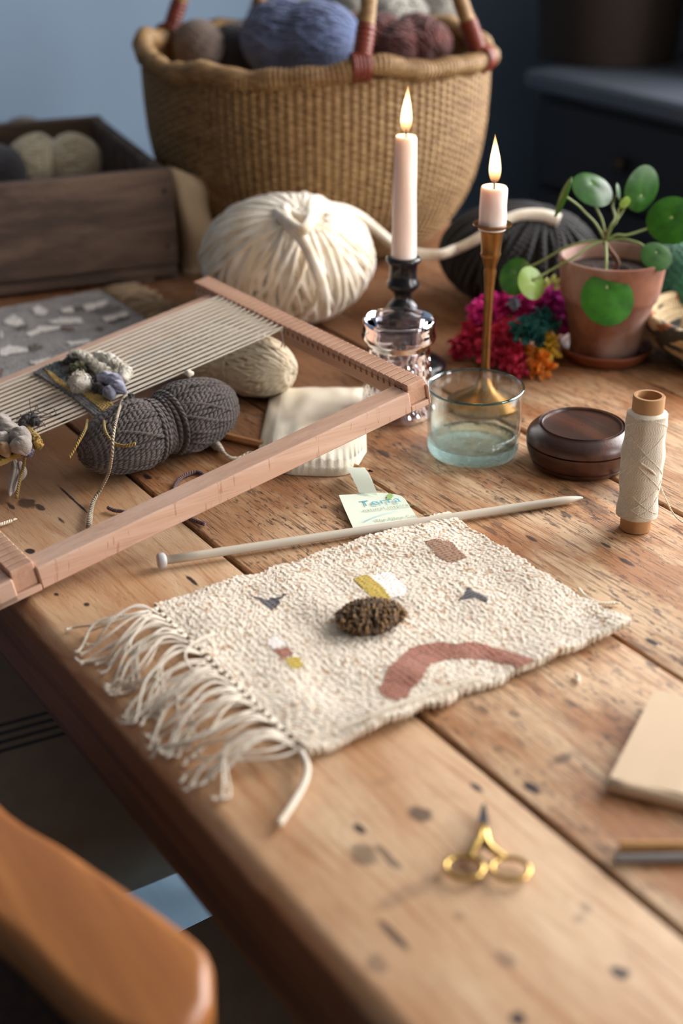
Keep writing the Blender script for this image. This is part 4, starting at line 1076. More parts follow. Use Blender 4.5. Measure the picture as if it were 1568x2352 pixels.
# ================================================================== coiled basket at the picture edge
def mat_coil():
    t = NT('coiled_grass'); co = t.obj; uv = t.sep(t.uv)
    f = t.math('FRACT', t.math('MULTIPLY', uv[0], 9.0)); n = t.noise(t.mapping(co, (400, 400, 120)), 1.0, 3)
    blk = t.sm(t.noise(t.mapping(co, (22, 22, 60), (1, 4, 2)), 1.0, 2), 0.52, 0.56)
    c = t.mix(n, lin(190, 158, 112), lin(232, 212, 172))
    c = t.mix(t.math('MULTIPLY', blk, 0.92), c, lin(26, 42, 46))
    c = t.mix(t.sm(t.noise(t.mapping(co, (30, 30, 50), (7, 1, 2)), 1.0, 2), 0.60, 0.66), c, lin(160, 96, 50))
    w_ = t.math('ABSOLUTE', t.math('SINE', t.math('MULTIPLY', uv[0], 900)))
    return t.done(t.pbsdf(c, 0.7, t.bump(w_, 0.9, 0.0015)))
M_coil = mat_coil()
oc = P(1655, 835, 0.0); oc = np.array([oc[0] + 0.004, oc[1] + 0.004, 0.0])
cb2 = thing('coiled_basket', 'small coiled grass basket in tan and black at the picture edge', 'basket', oc)
for i in range(8):
    q = i / 7; R_ = 0.046 + 0.030 * math.sin(q * 1.45); z_ = 0.006 + 0.0068 * i * (1 - 0.02 * i); a_ = np.linspace(0, 2 * math.pi, 120, endpoint=False)
    MB().tube(np.stack([oc[0] + R_ * np.cos(a_), oc[1] + R_ * np.sin(a_), np.full(120, z_)], 1), 0.0049 + (0.0008 if i == 7 else 0), 9, closed=True).build('coil', M_coil, cb2)
MB().lathe([(0.0005, 0.001), (0.047, 0.002), (0.047, 0.006), (0.0005, 0.006)], (oc[0], oc[1], 0), 60).build('bottom', M_coil, cb2)
bp = P(1588, 782, 0.040)
yarn_ball('wool_ball', 'off white wool ball inside the coiled basket', (oc[0] - 0.012, oc[1] + 0.004, 0.036), 0.030, 0.028, Y_cream, 0.002, 22, 91)

# ================================================================== the weaving loom (one long side is propped up on the skeins)
LY, La, Lb, Lc = 0.8281, 0.0240, 0.1749, -0.0156
LHS, LW, LWW, LS1, LWN, LHN, LHB, LT0, LT1, LSL, LSE = 0.0182, 0.0213, 0.3022, 0.3490, 0.0177, 0.0231, 0.0052, 0.0029, 0.3515, 0.0185, 0.3664
e1 = np.array([math.cos(La) * math.cos(Lb), math.sin(La) * math.cos(Lb), math.sin(Lb)])
e2 = np.array([-math.sin(La), math.cos(La), 0.0]); nn_ = np.cross(e1, e2)
e2 = e2 * math.cos(Lc) + nn_ * math.sin(Lc); e3 = np.cross(e1, e2)
LA = np.array([0.0, LY, 0.0008])
def LM(v):
    v = np.atleast_2d(np.asarray(v, float)); return LA + v[:, :1] * e1 + v[:, 1:2] * e2 + v[:, 2:3] * e3
def LP(x, y, h=LHN - 0.004):
    """point of the loom's own plane (raised h above its underside) seen at a pixel"""
    d = ray(x, y); o = LA + e3 * h; return _c + d * (((o - _c) @ e3) / (d @ e3))
def LST(x, y, h=LHN - 0.004):
    p = LP(x, y, h) - LA; return np.array([p @ e1, p @ e2])
M_beech = mat_wood('pale_beech', lin(222, 186, 162), lin(206, 163, 136), 0, 60, 0.5, 0.08, lin(168, 104, 76), 260)
M_beechn = mat_wood('pale_beech_end', lin(212, 170, 142), lin(194, 148, 120), 1, 60, 0.5, 0.08)
M_beechd = mat_wood('beech_groove', lin(150, 98, 68), lin(130, 82, 56), 1, 60, 0.7)
lm = thing('weaving_loom', 'beech frame weaving loom with cream warp threads propped on the skeins', 'loom', (0.0, LY, 0.0))
LEND = -0.035
for t0 in (0.0, LWW):
    mb = MB()
    mb.box((LSL, t0, 0), (LS1, t0 + LW, LHS), 0.0012, LM)                         # between the notched bars
    mb.box((LEND, t0, 0), (LSL, t0 + LW, LHB), 0.0006, LM); mb.box((LS1, t0, 0), (LSE, t0 + LW, LHB), 0.0006, LM)   # half-lapped ends
    mb.box((LS1 + LWN + 0.0001, t0 + 0.0, 0), (LSE + 0.0022, t0 + LW, LHB + 0.012), 0.0008, LM)
    mb.box((LEND, t0, 0), (LSL - LWN - 0.0002, t0 + LW, LHS), 0.0012, LM)
    mb.build('side_bar', M_beech, lm, False)
pitch, kerf = 0.0081, 0.0013
for s0 in (LS1, LSL - LWN):
    mb = MB(); dep_ = 0.0045
    mb.box((s0, LT0, LHB), (s0 + LWN, LT1, LHN - dep_), 0.0006, LM)
    t_ = LT0; nt = int((LT1 - LT0) / pitch); off = (LT1 - LT0 - nt * pitch) / 2
    for k in range(nt + 1):
        a_ = LT0 if k == 0 else LT0 + off + k * pitch - pitch / 2 + kerf / 2 + pitch / 2
        b_ = LT1 if k == nt else LT0 + off + (k + 1) * pitch - kerf / 2
        mb.box((s0 + (0.0004 if s0 > 0.1 else 0), a_, LHN - dep_ - 0.0004), (s0 + LWN, b_, LHN), 0.0006, LM)
    nb2 = mb.build('notched_bar', M_beechn, lm, False)
    for k in range(1, nt + 1):
        yy = LT0 + off + k * pitch
        face = s0 if s0 > 0.1 else s0 + LWN
        MB().box((face - 0.0003, yy - 0.0011, LHN - 0.0078), (face + 0.0003, yy + 0.0011, LHN - 0.0042), 0, LM).build('groove', M_beechd, nb2, False)
# warp
Y_warp = mat_yarn('warp_cotton', lin(252, 242, 224), lin(238, 226, 202), 700, 2, bump=0.8, bd=0.0005)
ks = [k for k in range(1, nt + 1) if 0.185 < LT0 + off + k * pitch < 0.303]
wt = []
for k in ks:
    yy = LT0 + off + k * pitch
    for s_ in (-0.0020, 0.0020):
        hh = LHN - 0.0026 + (0.0004 if s_ > 0 else -0.0004)
        sag = [(LS1 + 0.0005, yy + s_ * 0.3, hh), (LS1 - 0.03, yy + s_, hh), (0.2, yy + s_ * 1.1, hh - 0.0005), (0.06, yy + s_, hh), (LSL - 0.0005, yy + s_ * 0.3, hh)]
        MB().tube(spline(LM(sag), 14), 0.00072, 6).build('warp_thread', Y_warp, lm)
for k in ks[::1]:
    yy = LT0 + off + k * pitch
    MB().tube(LM([(LS1 + 0.001, yy, LHN - 0.003), (LS1 + LWN, yy, LHN - 0.003)]), 0.0007, 5).build('warp_loop', Y_warp, lm)
kend = LM([(LS1 - 0.002, LT0 + off + ks[0] * pitch - 0.001, LHN - 0.004)])[0]
mb = MB()
mb.blob(kend, 0.0017, 10, 8); mb.tube(spline([kend, kend + (0.0, -0.002, -0.008), kend + (-0.003, -0.004, -0.014)], 10), 0.0007, 5); mb.tube(spline([kend, kend + (0.001, -0.001, -0.01), kend + (0.002, -0.002, -0.016)], 10), 0.0007, 5)
mb.build('warp_knot', Y_warp, lm)
MB().blob(LP(433, 858), 0.0035, 12, 8, 0.2, 3).build('warp_knot', Y_warp, lm)
# woven work in progress
def wpatch(px, z0, z1, m, name='woven_patch', rows=0.0024, seed=0):
    """a small woven area: outline in pixels on the warp plane; the surface ripples with the weft"""
    poly = np.array([LST(*q) for q in px]); lo, hi = poly.min(0), poly.max(0); st = 0.0006
    nx, ny = int((hi[0] - lo[0]) / st) + 2, int((hi[1] - lo[1]) / st) + 2
    S, Tt = np.meshgrid(lo[0] + np.arange(nx) * st, lo[1] + np.arange(ny) * st)
    bn = bandnoise(ny, nx, st, st, 0.003, 0.5, seed)
    Hh = z1 + 0.0006 * np.abs(np.sin(math.pi * S / rows)) * np.sign(1) + 0.0004 * np.sin(2 * math.pi * Tt / 0.004 + math.pi * np.floor(S / rows)) + 0.00025 * bn
    v = LM(np.stack([S, Tt, Hh], -1).reshape(-1, 3)); vb = LM(np.stack([S, Tt, 0 * S + z0], -1).reshape(-1, 3))
    ce = inpoly(S[:-1, :-1] + st / 2, Tt[:-1, :-1] + st / 2, poly); f = []
    nv = nx * ny
    for j, i in zip(*np.nonzero(ce)):
        a_ = j * nx + i; q = [a_, a_ + 1, a_ + nx + 1, a_ + nx]; f.append(q); f.append([k + nv for k in q][::-1])
        for (dj, di, e0, e1_) in ((-1, 0, 0, 1), (0, 1, 1, 2), (1, 0, 2, 3), (0, -1, 3, 0)):
            jj, ii = j + dj, i + di
            if not (0 <= jj < ce.shape[0] and 0 <= ii < ce.shape[1] and ce[jj, ii]): f.append([q[e1_], q[e0], q[e0] + nv, q[e1_] + nv])
    return MB().add(np.vstack([v, vb]), f).build(name, m, lm)
def flatwool(name, c, v=0.25): return mat_wool(name, c, tuple(q * (1 - v) for q in c[:3]) + (1,), (900, 900, 900), bump=0.5, bd=0.0008)
W_grey = flatwool('grey_weft', lin(112, 106, 104)); W_must = flatwool('mustard_weft', lin(186, 148, 46)); W_green = flatwool('dark_green_weft', lin(34, 44, 40)); W_brown = flatwool('brown_weft', lin(98, 70, 46))
H0, H1 = LHN - 0.0052, LHN - 0.0008
wpatch([(79, 863), (96, 852), (110, 858), (165, 903), (236, 942), (233, 958), (224, 966), (160, 912), (130, 893)], H0, H1, W_grey, seed=1)
wpatch([(98, 853), (140, 836), (163, 850), (150, 888), (125, 876)], H0, H1 + 0.0004, W_green, seed=2)
wpatch([(105, 857), (118, 862), (172, 905), (166, 912), (125, 882)], H0, H1 + 0.0008, W_must, seed=3)
wpatch([(185, 910), (215, 898), (240, 912), (263, 938), (255, 950), (240, 957), (222, 940)], H0, H1 + 0.0006, W_must, seed=4)
wpatch([(140, 838), (185, 818), (262, 872), (250, 915), (200, 912), (160, 880)], H0, H1 + 0.0002, W_brown, seed=5)
wpatch([(0, 1000), (70, 985), (92, 1010), (88, 1028), (0, 1068)], H0, H1, W_must, seed=6)
MB().tube(spline([LP(73, 866), LP(100, 878), LP(130, 900), LP(165, 920), LP(190, 930), LP(224, 968)], 60), 0.0017 + 0.0005 * np.abs(np.sin(np.arange(60) * 0.9)), 8).build('twine_edge', mat_yarn('tan_twine', lin(214, 178, 132), lin(180, 142, 98), 400), lm)
W_puff = mat_wool('white_puff', lin(240, 234, 220), lin(222, 210, 186), (500, 500, 500), bump=0.8)
W_lav = mat_wool('lavender_grey_roving', lin(162, 164, 190), lin(120, 116, 132), (300, 300, 800), bump=0.7)
W_groy = mat_wool('warm_grey_roving', lin(186, 174, 164), lin(150, 138, 128), (300, 300, 800), bump=0.7)
W_dkb = mat_wool('dark_brown_fuzz', lin(58, 44, 38), lin(38, 28, 24), (700, 700, 700), bump=1.0)
W_moss = mat_wool('moss_fuzz', lin(140, 138, 66), lin(100, 98, 44), (700, 700, 700), bump=1.0)
def puffs(name, m, items, noise=0.12):
    mb = MB()
    for i, (px, py, up, r) in enumerate(items):
        c0 = LP(px, py, LHN + up); mb.blob(c0, r * 0.93, 18, 12, noise, 7 * i + int(px))
        gg = np.random.default_rng(int(px) + i)
        for k in range(70):                      # short fibres standing off the surface
            d = gg.normal(size=3); d /= np.linalg.norm(d); s_ = np.cross(d, gg.normal(size=3)); s_ /= np.linalg.norm(s_)
            p0 = c0 + d * r * 0.86; mb.tube([p0, p0 + d * r * 0.14 + s_ * r * 0.25, p0 + d * r * 0.10 + s_ * r * 0.6 + gg.normal(size=3) * r * 0.1], [0.00045, 0.0004, 0.00015], 3)
    return mb.build(name, m, lm)
puffs('white_loop_row', W_puff, [(166, 817, .002, .0045), (180, 814, .003, .0052), (193, 821, .003, .0055), (206, 829, .003, .0058), (218, 838, .003, .006), (230, 848, .003, .0062), (243, 857, .003, .0064), (254, 866, .0025, .006)])
puffs('white_loop_row', W_puff, [(226, 818, .003, .005), (238, 824, .0035, .0062), (252, 830, .004, .0068), (266, 838, .004, .0066), (278, 846, .004, .0062), (288, 856, .003, .0064), (284, 866, .002, .0058), (270, 862, .002, .006), (258, 850, .001, .0055)])
puffs('white_pompom', W_puff, [(186, 884, .004, .0105), (164, 880, .002, .004), (180, 868, .006, .006)], 0.08)
def locks(name, m, paths, r0, seed=0, n=7):
    """a lock of roving: a bundle of fine strands along a path"""
    mb = MB(); g = np.random.default_rng(seed)
    for pts in paths:
        p = spline(pts, 22); w_ = np.sin(np.linspace(0.25, math.pi - 0.15, 22))
        mb.tube(p, r0 * w_ * 0.85 + 0.0003, 10)
        for k in range(n):
            ph = 6.28 * k / n; B_ = basis(p[-1] - p[0] + 1e-6)
            mb.tube(p + (B_[:, 0] * math.cos(ph) + B_[:, 1] * math.sin(ph)) * (r0 * 0.55 * w_)[:, None], r0 * 0.42 * w_ + 0.0002, 6)
    return mb.build(name, m, lm)
locks('lavender_lock', W_lav, [[LP(222, 868, LHN + .002), LP(245, 868, LHN + .006), LP(262, 880, LHN + .003)], [LP(240, 880, LHN + .002), LP(262, 872, LHN + .007), LP(284, 886, LHN + .004)], [LP(248, 895, LHN + .003), LP(270, 888, LHN + .008), LP(290, 902, LHN + .003)],
                               [LP(240, 905, LHN + .002), LP(252, 900, LHN + .006), LP(258, 918, LHN + .001)]], 0.0062, 3)
for it in ([(226, 893, .002, .0055), (238, 900, .001, .0045)], [(168, 828, .001, .0055), (156, 832, .001, .004)], [(222, 872, .002, .004)], [(300, 912, .001, .003), (293, 920, 0, .003)]):
    puffs('brown_tuft', W_dkb, it, 0.3)
puffs('moss_tuft', W_moss, [(172, 848, .002, .0055), (184, 842, .002, .005), (192, 852, .002, .004)], 0.3)
puffs('brown_tuft', W_dkb, [(62, 968, .001, .0055), (72, 963, .0015, .005), (82, 968, .001, .004), (54, 974, .001, .004)], 0.3)
mb = MB(); g = np.random.default_rng(77)
for i in range(26):
    c0 = LP(72 + g.normal() * 7, 966 + g.normal() * 4, LHN + 0.001); c1 = c0 + g.normal(size=3) * 0.006; c2 = c1 + g.normal(size=3) * 0.006
    mb.tube(spline([c0, c1, c2], 10), 0.00035, 4)
mb.build('stray_fibres', W_dkb, lm)['kind'] = 'stuff'
locks('grey_lock', W_groy, [[LP(-20, 965, LHN + .002), LP(5, 972, LHN + .008), LP(30, 985, LHN + .004)], [LP(0, 990, LHN + .003), LP(25, 992, LHN + .009), LP(50, 1004, LHN + .004)], [LP(20, 1010, LHN + .003), LP(48, 1000, LHN + .011), LP(68, 1020, LHN + .004)],
                            [LP(22, 1030, LHN + .002), LP(52, 1022, LHN + .009), LP(62, 1044, LHN + .001)], [LP(-15, 1015, LHN + .002), LP(5, 1012, LHN + .008), LP(22, 1028, LHN + .002)]], 0.0082, 4)
locks('tan_lock', mat_wool('tan_roving', lin(182, 142, 96), lin(140, 104, 66), (300, 300, 800)), [[LP(-10, 1030, LHN), LP(8, 1030, LHN + .007), LP(20, 1050, LHN)]], 0.006, 5)
puffs('mauve_tuft', mat_wool('mauve_fuzz', lin(110, 98, 126), lin(80, 70, 92)), [(66, 1042, 0, .003), (70, 1036, 0, .0028)], 0.2)
puffs('moss_tuft', W_must, [(84, 1012, .001, .004), (88, 1022, 0, .0038), (78, 1004, .001, .0036)], 0.25)
# loose tails of yarn
def tail(m, pts, r, name='yarn_tail', n=50, wob=0.0):
    p = spline(pts, n)
    if wob: p = p + np.cumsum(np.random.default_rng(3).normal(size=p.shape), 0) * wob
    p[:, 2] = np.maximum(p[:, 2], float(np.max(r)) + 0.0004)
    return MB().tube(p, r, 7).build(name, m, lm)
tail(Y_must, [LP(200, 965), P(196, 985, .050), P(180, 1015, .046), P(158, 1052, .036)], 0.0013)
tail(Y_must, [LP(238, 952), P(240, 985, .060), P(248, 1003, .060), P(262, 1018, .058), P(286, 1024, .058), P(311, 1019, .060)], 0.0013)
tail(Y_must, [LP(58, 1046), P(52, 1080, .016), P(44, 1110, .010), P(38, 1144, .003)], 0.0013)
tail(Y_tweed, [LP(292, 905), LP(280, 920, LHN + .001), P(268, 960, .068), P(260, 1000, .064), P(257, 1045, .052), P(250, 1085, .030), P(232, 1122, .010), P(216, 1150, .003), P(208, 1180, .0025), P(204, 1212, .0025)], np.concatenate([np.full(34, 0.0013), np.linspace(0.0013, 0.0025, 16)]))
locks('grey_lock', W_groy, [[P(30, 1050, .022), P(36, 1080, .014), P(30, 1115, .006), P(22, 1140, .004)], [P(45, 1060, .02), P(50, 1085, .012), P(46, 1105, .006)]], 0.0045, 8)

# ================================================================== woven mat with its motifs and fringe
MX0, MX1, MY0, MY1 = 0.0745, 0.3295, 0.5625, 0.7675
M_oat = None
def mat_mat(name, c1, c2, c3=None, sp=0.5):
    t = NT(name); co = t.obj
    n = t.noise(co, 170, 3, 0.6); n2 = t.noise(co, 1500, 3); n3 = t.noise(t.mapping(co, (1, 1, 1), (4, 2, 0)), 46, 3)
    f = t.math('MULTIPLY', t.sm(n, 0.52, 0.64), t.sm(n3, 0.36, 0.56, 0.35, 1.0))
    c = t.mix(t.math('MULTIPLY', f, sp), c1, c2)
    return t.done(t.pbsdf(c, 0.95, t.bump(n2, 0.5, 0.0006), Sheen_Weight=0.3, Sheen_Roughness=0.6))
M_oat = mat_mat('oatmeal_boucle', lin(230, 216, 194), lin(182, 142, 100), sp=0.9)
MOT = [
    ('brown_motif', mat_mat('brown_weft_patch', lin(150, 108, 74), lin(120, 84, 54)), [(975, 1245), (1000, 1236), (1030, 1242), (1058, 1262), (1072, 1276), (1036, 1293), (1003, 1276)]),
    ('white_motif', mat_mat('white_weft_patch', lin(250, 240, 232), lin(236, 220, 210)), [(847, 1320), (897, 1311), (918, 1335), (937, 1353), (927, 1367), (897, 1372)]),
    ('mustard_motif', mat_mat('mustard_weft_patch', lin(196, 166, 44), lin(172, 140, 30)), [(813, 1329), (846, 1319), (902, 1373), (876, 1383), (842, 1362)]),
    ('charcoal_motif', mat_mat('charcoal_weft_patch', lin(66, 60, 64), lin(50, 46, 50)), [(577, 1366), (602, 1371), (612, 1376), (658, 1359), (640, 1374), (643, 1384), (626, 1400), (610, 1388), (600, 1376)]),
    ('charcoal_motif', None, [(1075, 1347), (1090, 1358), (1122, 1378), (1116, 1384), (1085, 1374), (1050, 1376), (1068, 1364)]),
    ('arc_motif', mat_mat('terracotta_weft_patch', lin(164, 99, 72), lin(130, 72, 50), sp=0.8), [(868, 1584), (884, 1562), (893, 1530), (918, 1505), (955, 1482), (1005, 1471), (1045, 1476), (1090, 1474), (1130, 1484), (1165, 1490), (1195, 1508), (1229, 1526), (1222, 1536), (1192, 1541), (1160, 1530), (1120, 1514), (1060, 1509), (1022, 1513), (990, 1530), (965, 1558), (945, 1588), (940, 1610), (905, 1612), (884, 1602)]),
    ('white_motif', 1, [(611, 1466), (640, 1457), (656, 1479), (626, 1489)]),
    ('terracotta_motif', 5, [(627, 1491), (660, 1485), (674, 1503), (648, 1514)]),
    ('mustard_motif', 2, [(653, 1514), (686, 1508), (699, 1530), (672, 1537)])]
mt = thing('woven_mat', 'fringed oatmeal woven mat with small coloured motifs and a brown tuft', 'mat', ((MX0 + MX1) / 2, (MY0 + MY1) / 2, 0))
st = 0.00062
nx, ny = int((MX1 - MX0) / st), int((MY1 - MY0) / st)
xs = MX0 + np.arange(nx + 1) * st; ys = MY0 + np.arange(ny + 1) * st
Xm, Ym = np.meshgrid(xs, ys)
n1 = bandnoise(ny + 1, nx + 1, st, st, 0.0034, 0.30, 1); n2 = bandnoise(ny + 1, nx + 1, st, st, 0.0075, 0.4, 2); n3 = bandnoise(ny + 1, nx + 1, st, st, 0.07, 0.5, 3)
rows = np.sin(2 * math.pi * Xm / 0.0046 + 0.6 * n2)
flatm = np.zeros_like(Xm)
polys = [np.array([P(x, y, 0.006)[:2] for x, y in q[2]]) for q in MOT]
for q in polys: flatm = np.maximum(flatm, inpoly(Xm, Ym, q))
Z = 0.0052 + (1 - 0.6 * flatm) * (0.00023 * np.tanh(n1) + 0.00013 * n2 + 0.00010 * rows) + 0.0006 * n3 + flatm * 0.0003 * np.sin(2 * math.pi * Ym / 0.003)
lift = 0.0040 * np.exp(-((Ym - MY0) / 0.02) ** 2) * (0.4 + 0.6 * np.sin((Xm - MX0) * 22) ** 2) + 0.003 * np.exp(-((Xm - MX1) / 0.03) ** 2 - ((Ym - MY0) / 0.04) ** 2)
Z = Z + lift
ew = 0.0012 * np.interp(ys, ys, bandnoise(1, ny + 1, st, st, 0.03, 0.5, 5)[0])           # wavering selvedges
ew2 = 0.0010 * bandnoise(1, nx + 1, st, st, 0.04, 0.5, 6)[0]
Xd = Xm + (ew[:, None] + 0.0006 * bandnoise(1, ny + 1, st, st, 0.005, .4, 8)[0][:, None]) * ((Xm - MX0) / (MX1 - MX0) - 0.3); Yd = Ym + (ew2[None, :] + 0.0006 * bandnoise(1, nx + 1, st, st, 0.005, .4, 9)[0][None, :]) * (0.5 - (Ym - MY0) / (MY1 - MY0)) * 2
reg = np.zeros((ny, nx), int)
for i, q in enumerate(polys):
    reg[inpoly(Xm[:-1, :-1] + st / 2, Ym[:-1, :-1] + st / 2, q)] = i + 1
top = np.stack([Xd, Yd, Z], -1).reshape(-1, 3); bot = np.stack([Xd, Yd, np.maximum(Z - 0.0048, 0.0002)], -1).reshape(-1, 3)
W1 = nx + 1
for r_ in range(len(MOT) + 1):
    jj, ii = np.nonzero(reg == r_)
    a_ = jj * W1 + ii
    q = np.stack([a_, a_ + 1, a_ + W1 + 1, a_ + W1], 1)
    mb = MB()
    if r_ == 0:
        nvv = len(top); f = q.tolist()
        bi = [i for i in range(nx + 1)]; ring = bi + [j * W1 + nx for j in range(1, ny + 1)] + [ny * W1 + i for i in range(nx - 1, -1, -1)] + [j * W1 for j in range(ny - 1, 0, -1)]
        for k in range(len(ring)):
            u_, v_ = ring[k], ring[(k + 1) % len(ring)]; f.append([v_, u_, u_ + nvv, v_ + nvv])
        f += [[x for x in t_][::-1] for t_ in (q + nvv).tolist()]
        mb.add(np.vstack([top, bot]), f).build('boucle_ground', M_oat, mt)
    else:
        used, inv = np.unique(q, return_inverse=True); inv = inv.reshape(q.shape)
        vv = top[used] + np.array([0, 0, 0.00025])
        nm, mm, _ = MOT[r_ - 1]
        if mm is None: mm = MOT[3][1]
        elif isinstance(mm, int): mm = MOT[mm][1]
        mb.add(vv, inv.tolist()).build(nm, mm, mt)
# looped brown tuft
tcx = P(850, 1424, 0.008); M_tuft = [mat_yarn('olive_brown_loop', lin(150, 108, 52), lin(100, 70, 34), 300), mat_yarn('dark_brown_loop', lin(112, 80, 42), lin(70, 48, 26), 300), mat_yarn('ochre_loop', lin(178, 134, 66), lin(126, 90, 42), 300)]
mb = MB(); g = np.random.default_rng(4)
mb.blob(tcx + (0, 0, -0.003), (0.0195, 0.0150, 0.0085), 20, 12)
for i in range(430):
    q = g.uniform(0, 6.28); rr = math.sqrt(g.random()); b0 = tcx + np.array([0.0205 * rr * math.cos(q), 0.0160 * rr * math.sin(q), -0.002])
    hh = 0.0125 * math.sqrt(max(0.12, 1 - 0.8 * rr * rr)) * g.uniform(0.85, 1.1); lean_ = np.array([math.cos(q) * rr, math.sin(q) * rr, 0]) * 0.004; s_ = g.normal(size=3); s_[2] = 0; s_ /= np.linalg.norm(s_)
    mb.cur = int(g.integers(0, 3))
    mb.tube(spline([b0, b0 + lean_ * 0.6 + (0, 0, hh * 0.7), b0 + lean_ + s_ * 0.0012 + (0, 0, hh), b0 + lean_ + s_ * 0.0026 + (0, 0, hh * 0.72)], 8), 0.00085, 5)
mb.build('looped_tuft', M_tuft, mt)['kind'] = 'stuff'
# selvedge thread along the near edge
MB().tube(spline([(MX0 + 0.002, MY0 + 0.008, 0.0095), (MX0 + 0.05, MY0 + 0.0065, 0.0105), (MX0 + 0.10, MY0 + 0.006, 0.0100), (MX0 + 0.13, MY0 + 0.003, 0.0085)], 40), 0.0009, 6).build('edge_thread', Y_cotton, mt)
# fringe, knotted in bundles
Y_fringe = mat_yarn('fringe_cotton', lin(244, 234, 216), lin(228, 212, 188), 420, 3, bump=0.9, bd=0.0006)
g = np.random.default_rng(12)
NB = 24
for b in range(NB):
    q = (b + 0.5) / NB; y0 = MY1 - 0.004 - (MY1 - MY0 - 0.008) * q
    mb = MB(); kn = np.array([MX0 - 0.0022, y0, 0.0042]); mb.blob(kn, (0.0026, 0.0022, 0.0022), 10, 8, 0.15, b)
    ns = int(g.integers(2, 5)); swing = -0.012 - 0.010 * math.sin(q * 5) + g.normal() * 0.009
    for s_ in range(ns):
        L_ = g.uniform(0.046, 0.071); en = np.array([MX0 - L_, y0 + swing + g.normal() * 0.010, 0.0014])
        hgt = g.uniform(0.001, 0.013)
        mid1 = kn + np.array([-0.3 * L_, swing * 0.12 + g.normal() * 0.003, hgt]); mid2 = kn + np.array([-0.7 * L_, swing * 0.55 + g.normal() * 0.004, hgt * 0.7])
        p = spline([kn, mid1, mid2, en, en + np.array([-0.004, g.normal() * 0.003 - 0.002, 0])], 26)
        ov = p[:, 0] < 0.004                                   # ends that reach the rounded table edge bend down over it
        p[:, 2] = np.where(ov, np.minimum(p[:, 2], 0.0012) - np.clip(0.004 - p[:, 0], 0, 1) * 0.9, np.maximum(p[:, 2], 0.0012))
        mb.tube(p, 0.00085, 6)
        e_ = p[-1]
        for k in range(3): mb.tube([e_, e_ + np.array([-0.003, g.normal() * 0.002, g.uniform(0, 0.0015)])], [0.0007, 0.0003], 4)
    mb.build('fringe_tassel', Y_fringe, mt)
lt = MB(); lt.tube(spline([P(692, 1728, 0.006), P(705, 1760, 0.006), P(698, 1800, 0.004), P(670, 1850, 0.0028), P(640, 1895, 0.0028)], 40), 0.0021, 8).build('cord_tail', Y_fringe, mt)
lt = MB(); lt.tube(spline([P(490, 1455, 0.012), P(440, 1480, 0.016), P(425, 1510, 0.014), P(450, 1545, 0.010), P(500, 1545, 0.008)], 40), 0.0010, 6).build('cord_tail', Y_fringe, mt)
lt = MB(); lt.tube(spline([P(350, 1400, 0.006), P(300, 1460, 0.008), P(255, 1505, 0.002), P(190, 1520, 0.0014), P(172, 1512, 0.0014)], 40), 0.0010, 6).build('cord_tail', Y_fringe, mt)

# ================================================================== knitting needle
M_needle = mat_plain('grey_beige_needle', lin(206, 196, 178), 0.3, 0.05, 40, 0.02)
a_, b_ = P(372, 1294, 0.0036), P(1338, 1143, 0.0036); d_ = (b_ - a_) / np.linalg.norm(b_ - a_)
a_ = a_ + np.array([0, 0, 0.0022])
ne = thing('knitting_needle', 'long pale grey knitting needle lying behind the mat', 'knitting needle', (a_[0], a_[1], 0))
L_ = np.linalg.norm(b_ - a_); tt = np.concatenate([np.linspace(0, 0.94, 12), [0.955, 0.97, 0.985, 0.995, 1.0]]); rr = np.concatenate([np.full(12, 0.0034), [0.0032, 0.0027, 0.0019, 0.0012, 0.0005]])
MB().tube(a_ + np.outer(tt, b_ - a_), rr, 16).build('shaft', M_needle, ne)
B_ = basis(d_)
MB().lathe([(0.0005, -0.0035), (0.0045, -0.0034), (0.0058, -0.0022), (0.0058, 0.0018), (0.0045, 0.0030), (0.0032, 0.0034)], a_ + (0, 0, 0.0002), 24, B_).build('knob', mat_plain('grey_knob', lin(190, 188, 186), 0.3), ne)

# ================================================================== swing tag
M_tag = mat_plain('pale_green_card', lin(226, 234, 214), 0.6, 0.03, 30, 0.05)
M_tagin = mat_plain('blue_card_lining', lin(120, 150, 168), 0.6, 0.03)
t0 = P(812, 1220, 0.0012); tx = P(957, 1196, 0.0012) - t0; ty = P(778, 1152, 0.0012) - t0
tgr = thing('yarn_tag', 'pale green folded card tag lettered Terra beside the needle', 'tag', (t0[0], t0[1], 0))
def TP(u, v, h=0.0): return t0 + tx * u + ty * v + np.array([0, 0, h])
def tagsurf(u, v): return 0.0040 * max(0, v - 0.55) ** 1.5 + 0.0030 * (1 - u) ** 2 * v
out = [(0.0, -0.06), (1.02, -0.06), (1.0, 0.40), (0.985, 0.72), (0.95, 0.86), (0.88, 0.96), (0.78, 1.0), (0.62, 1.02), (0.0, 1.0)]
mb = MB(); NU = 16
for lay, hz in ((0, 0.0), (1, 0.0016)):
    vv = []; ff = []
    for i in range(NU + 1):
        v_ = -0.06 + 1.06 * i / NU
        umax = 1.02 - 0.03 * max(v_, 0) if v_ < 0.72 else 0.985 - 0.42 * ((v_ - 0.72) / 0.28) ** 2.2
        for j in range(NU + 1):
            u_ = umax * j / NU; vv.append(TP(u_ + (0.012 if lay == 0 else 0), v_ - (0.01 if lay == 0 else 0), hz + tagsurf(u_, v_)))
    n_ = NU + 1; ff = [[i * n_ + j, i * n_ + j + 1, (i + 1) * n_ + j + 1, (i + 1) * n_ + j] for i in range(NU) for j in range(NU)]
    vv = np.array(vv); mb.add(vv, ff); mb.add(vv - (0, 0, 0.0004), [q[::-1] for q in ff])
mb.build('card', M_tag, tgr)
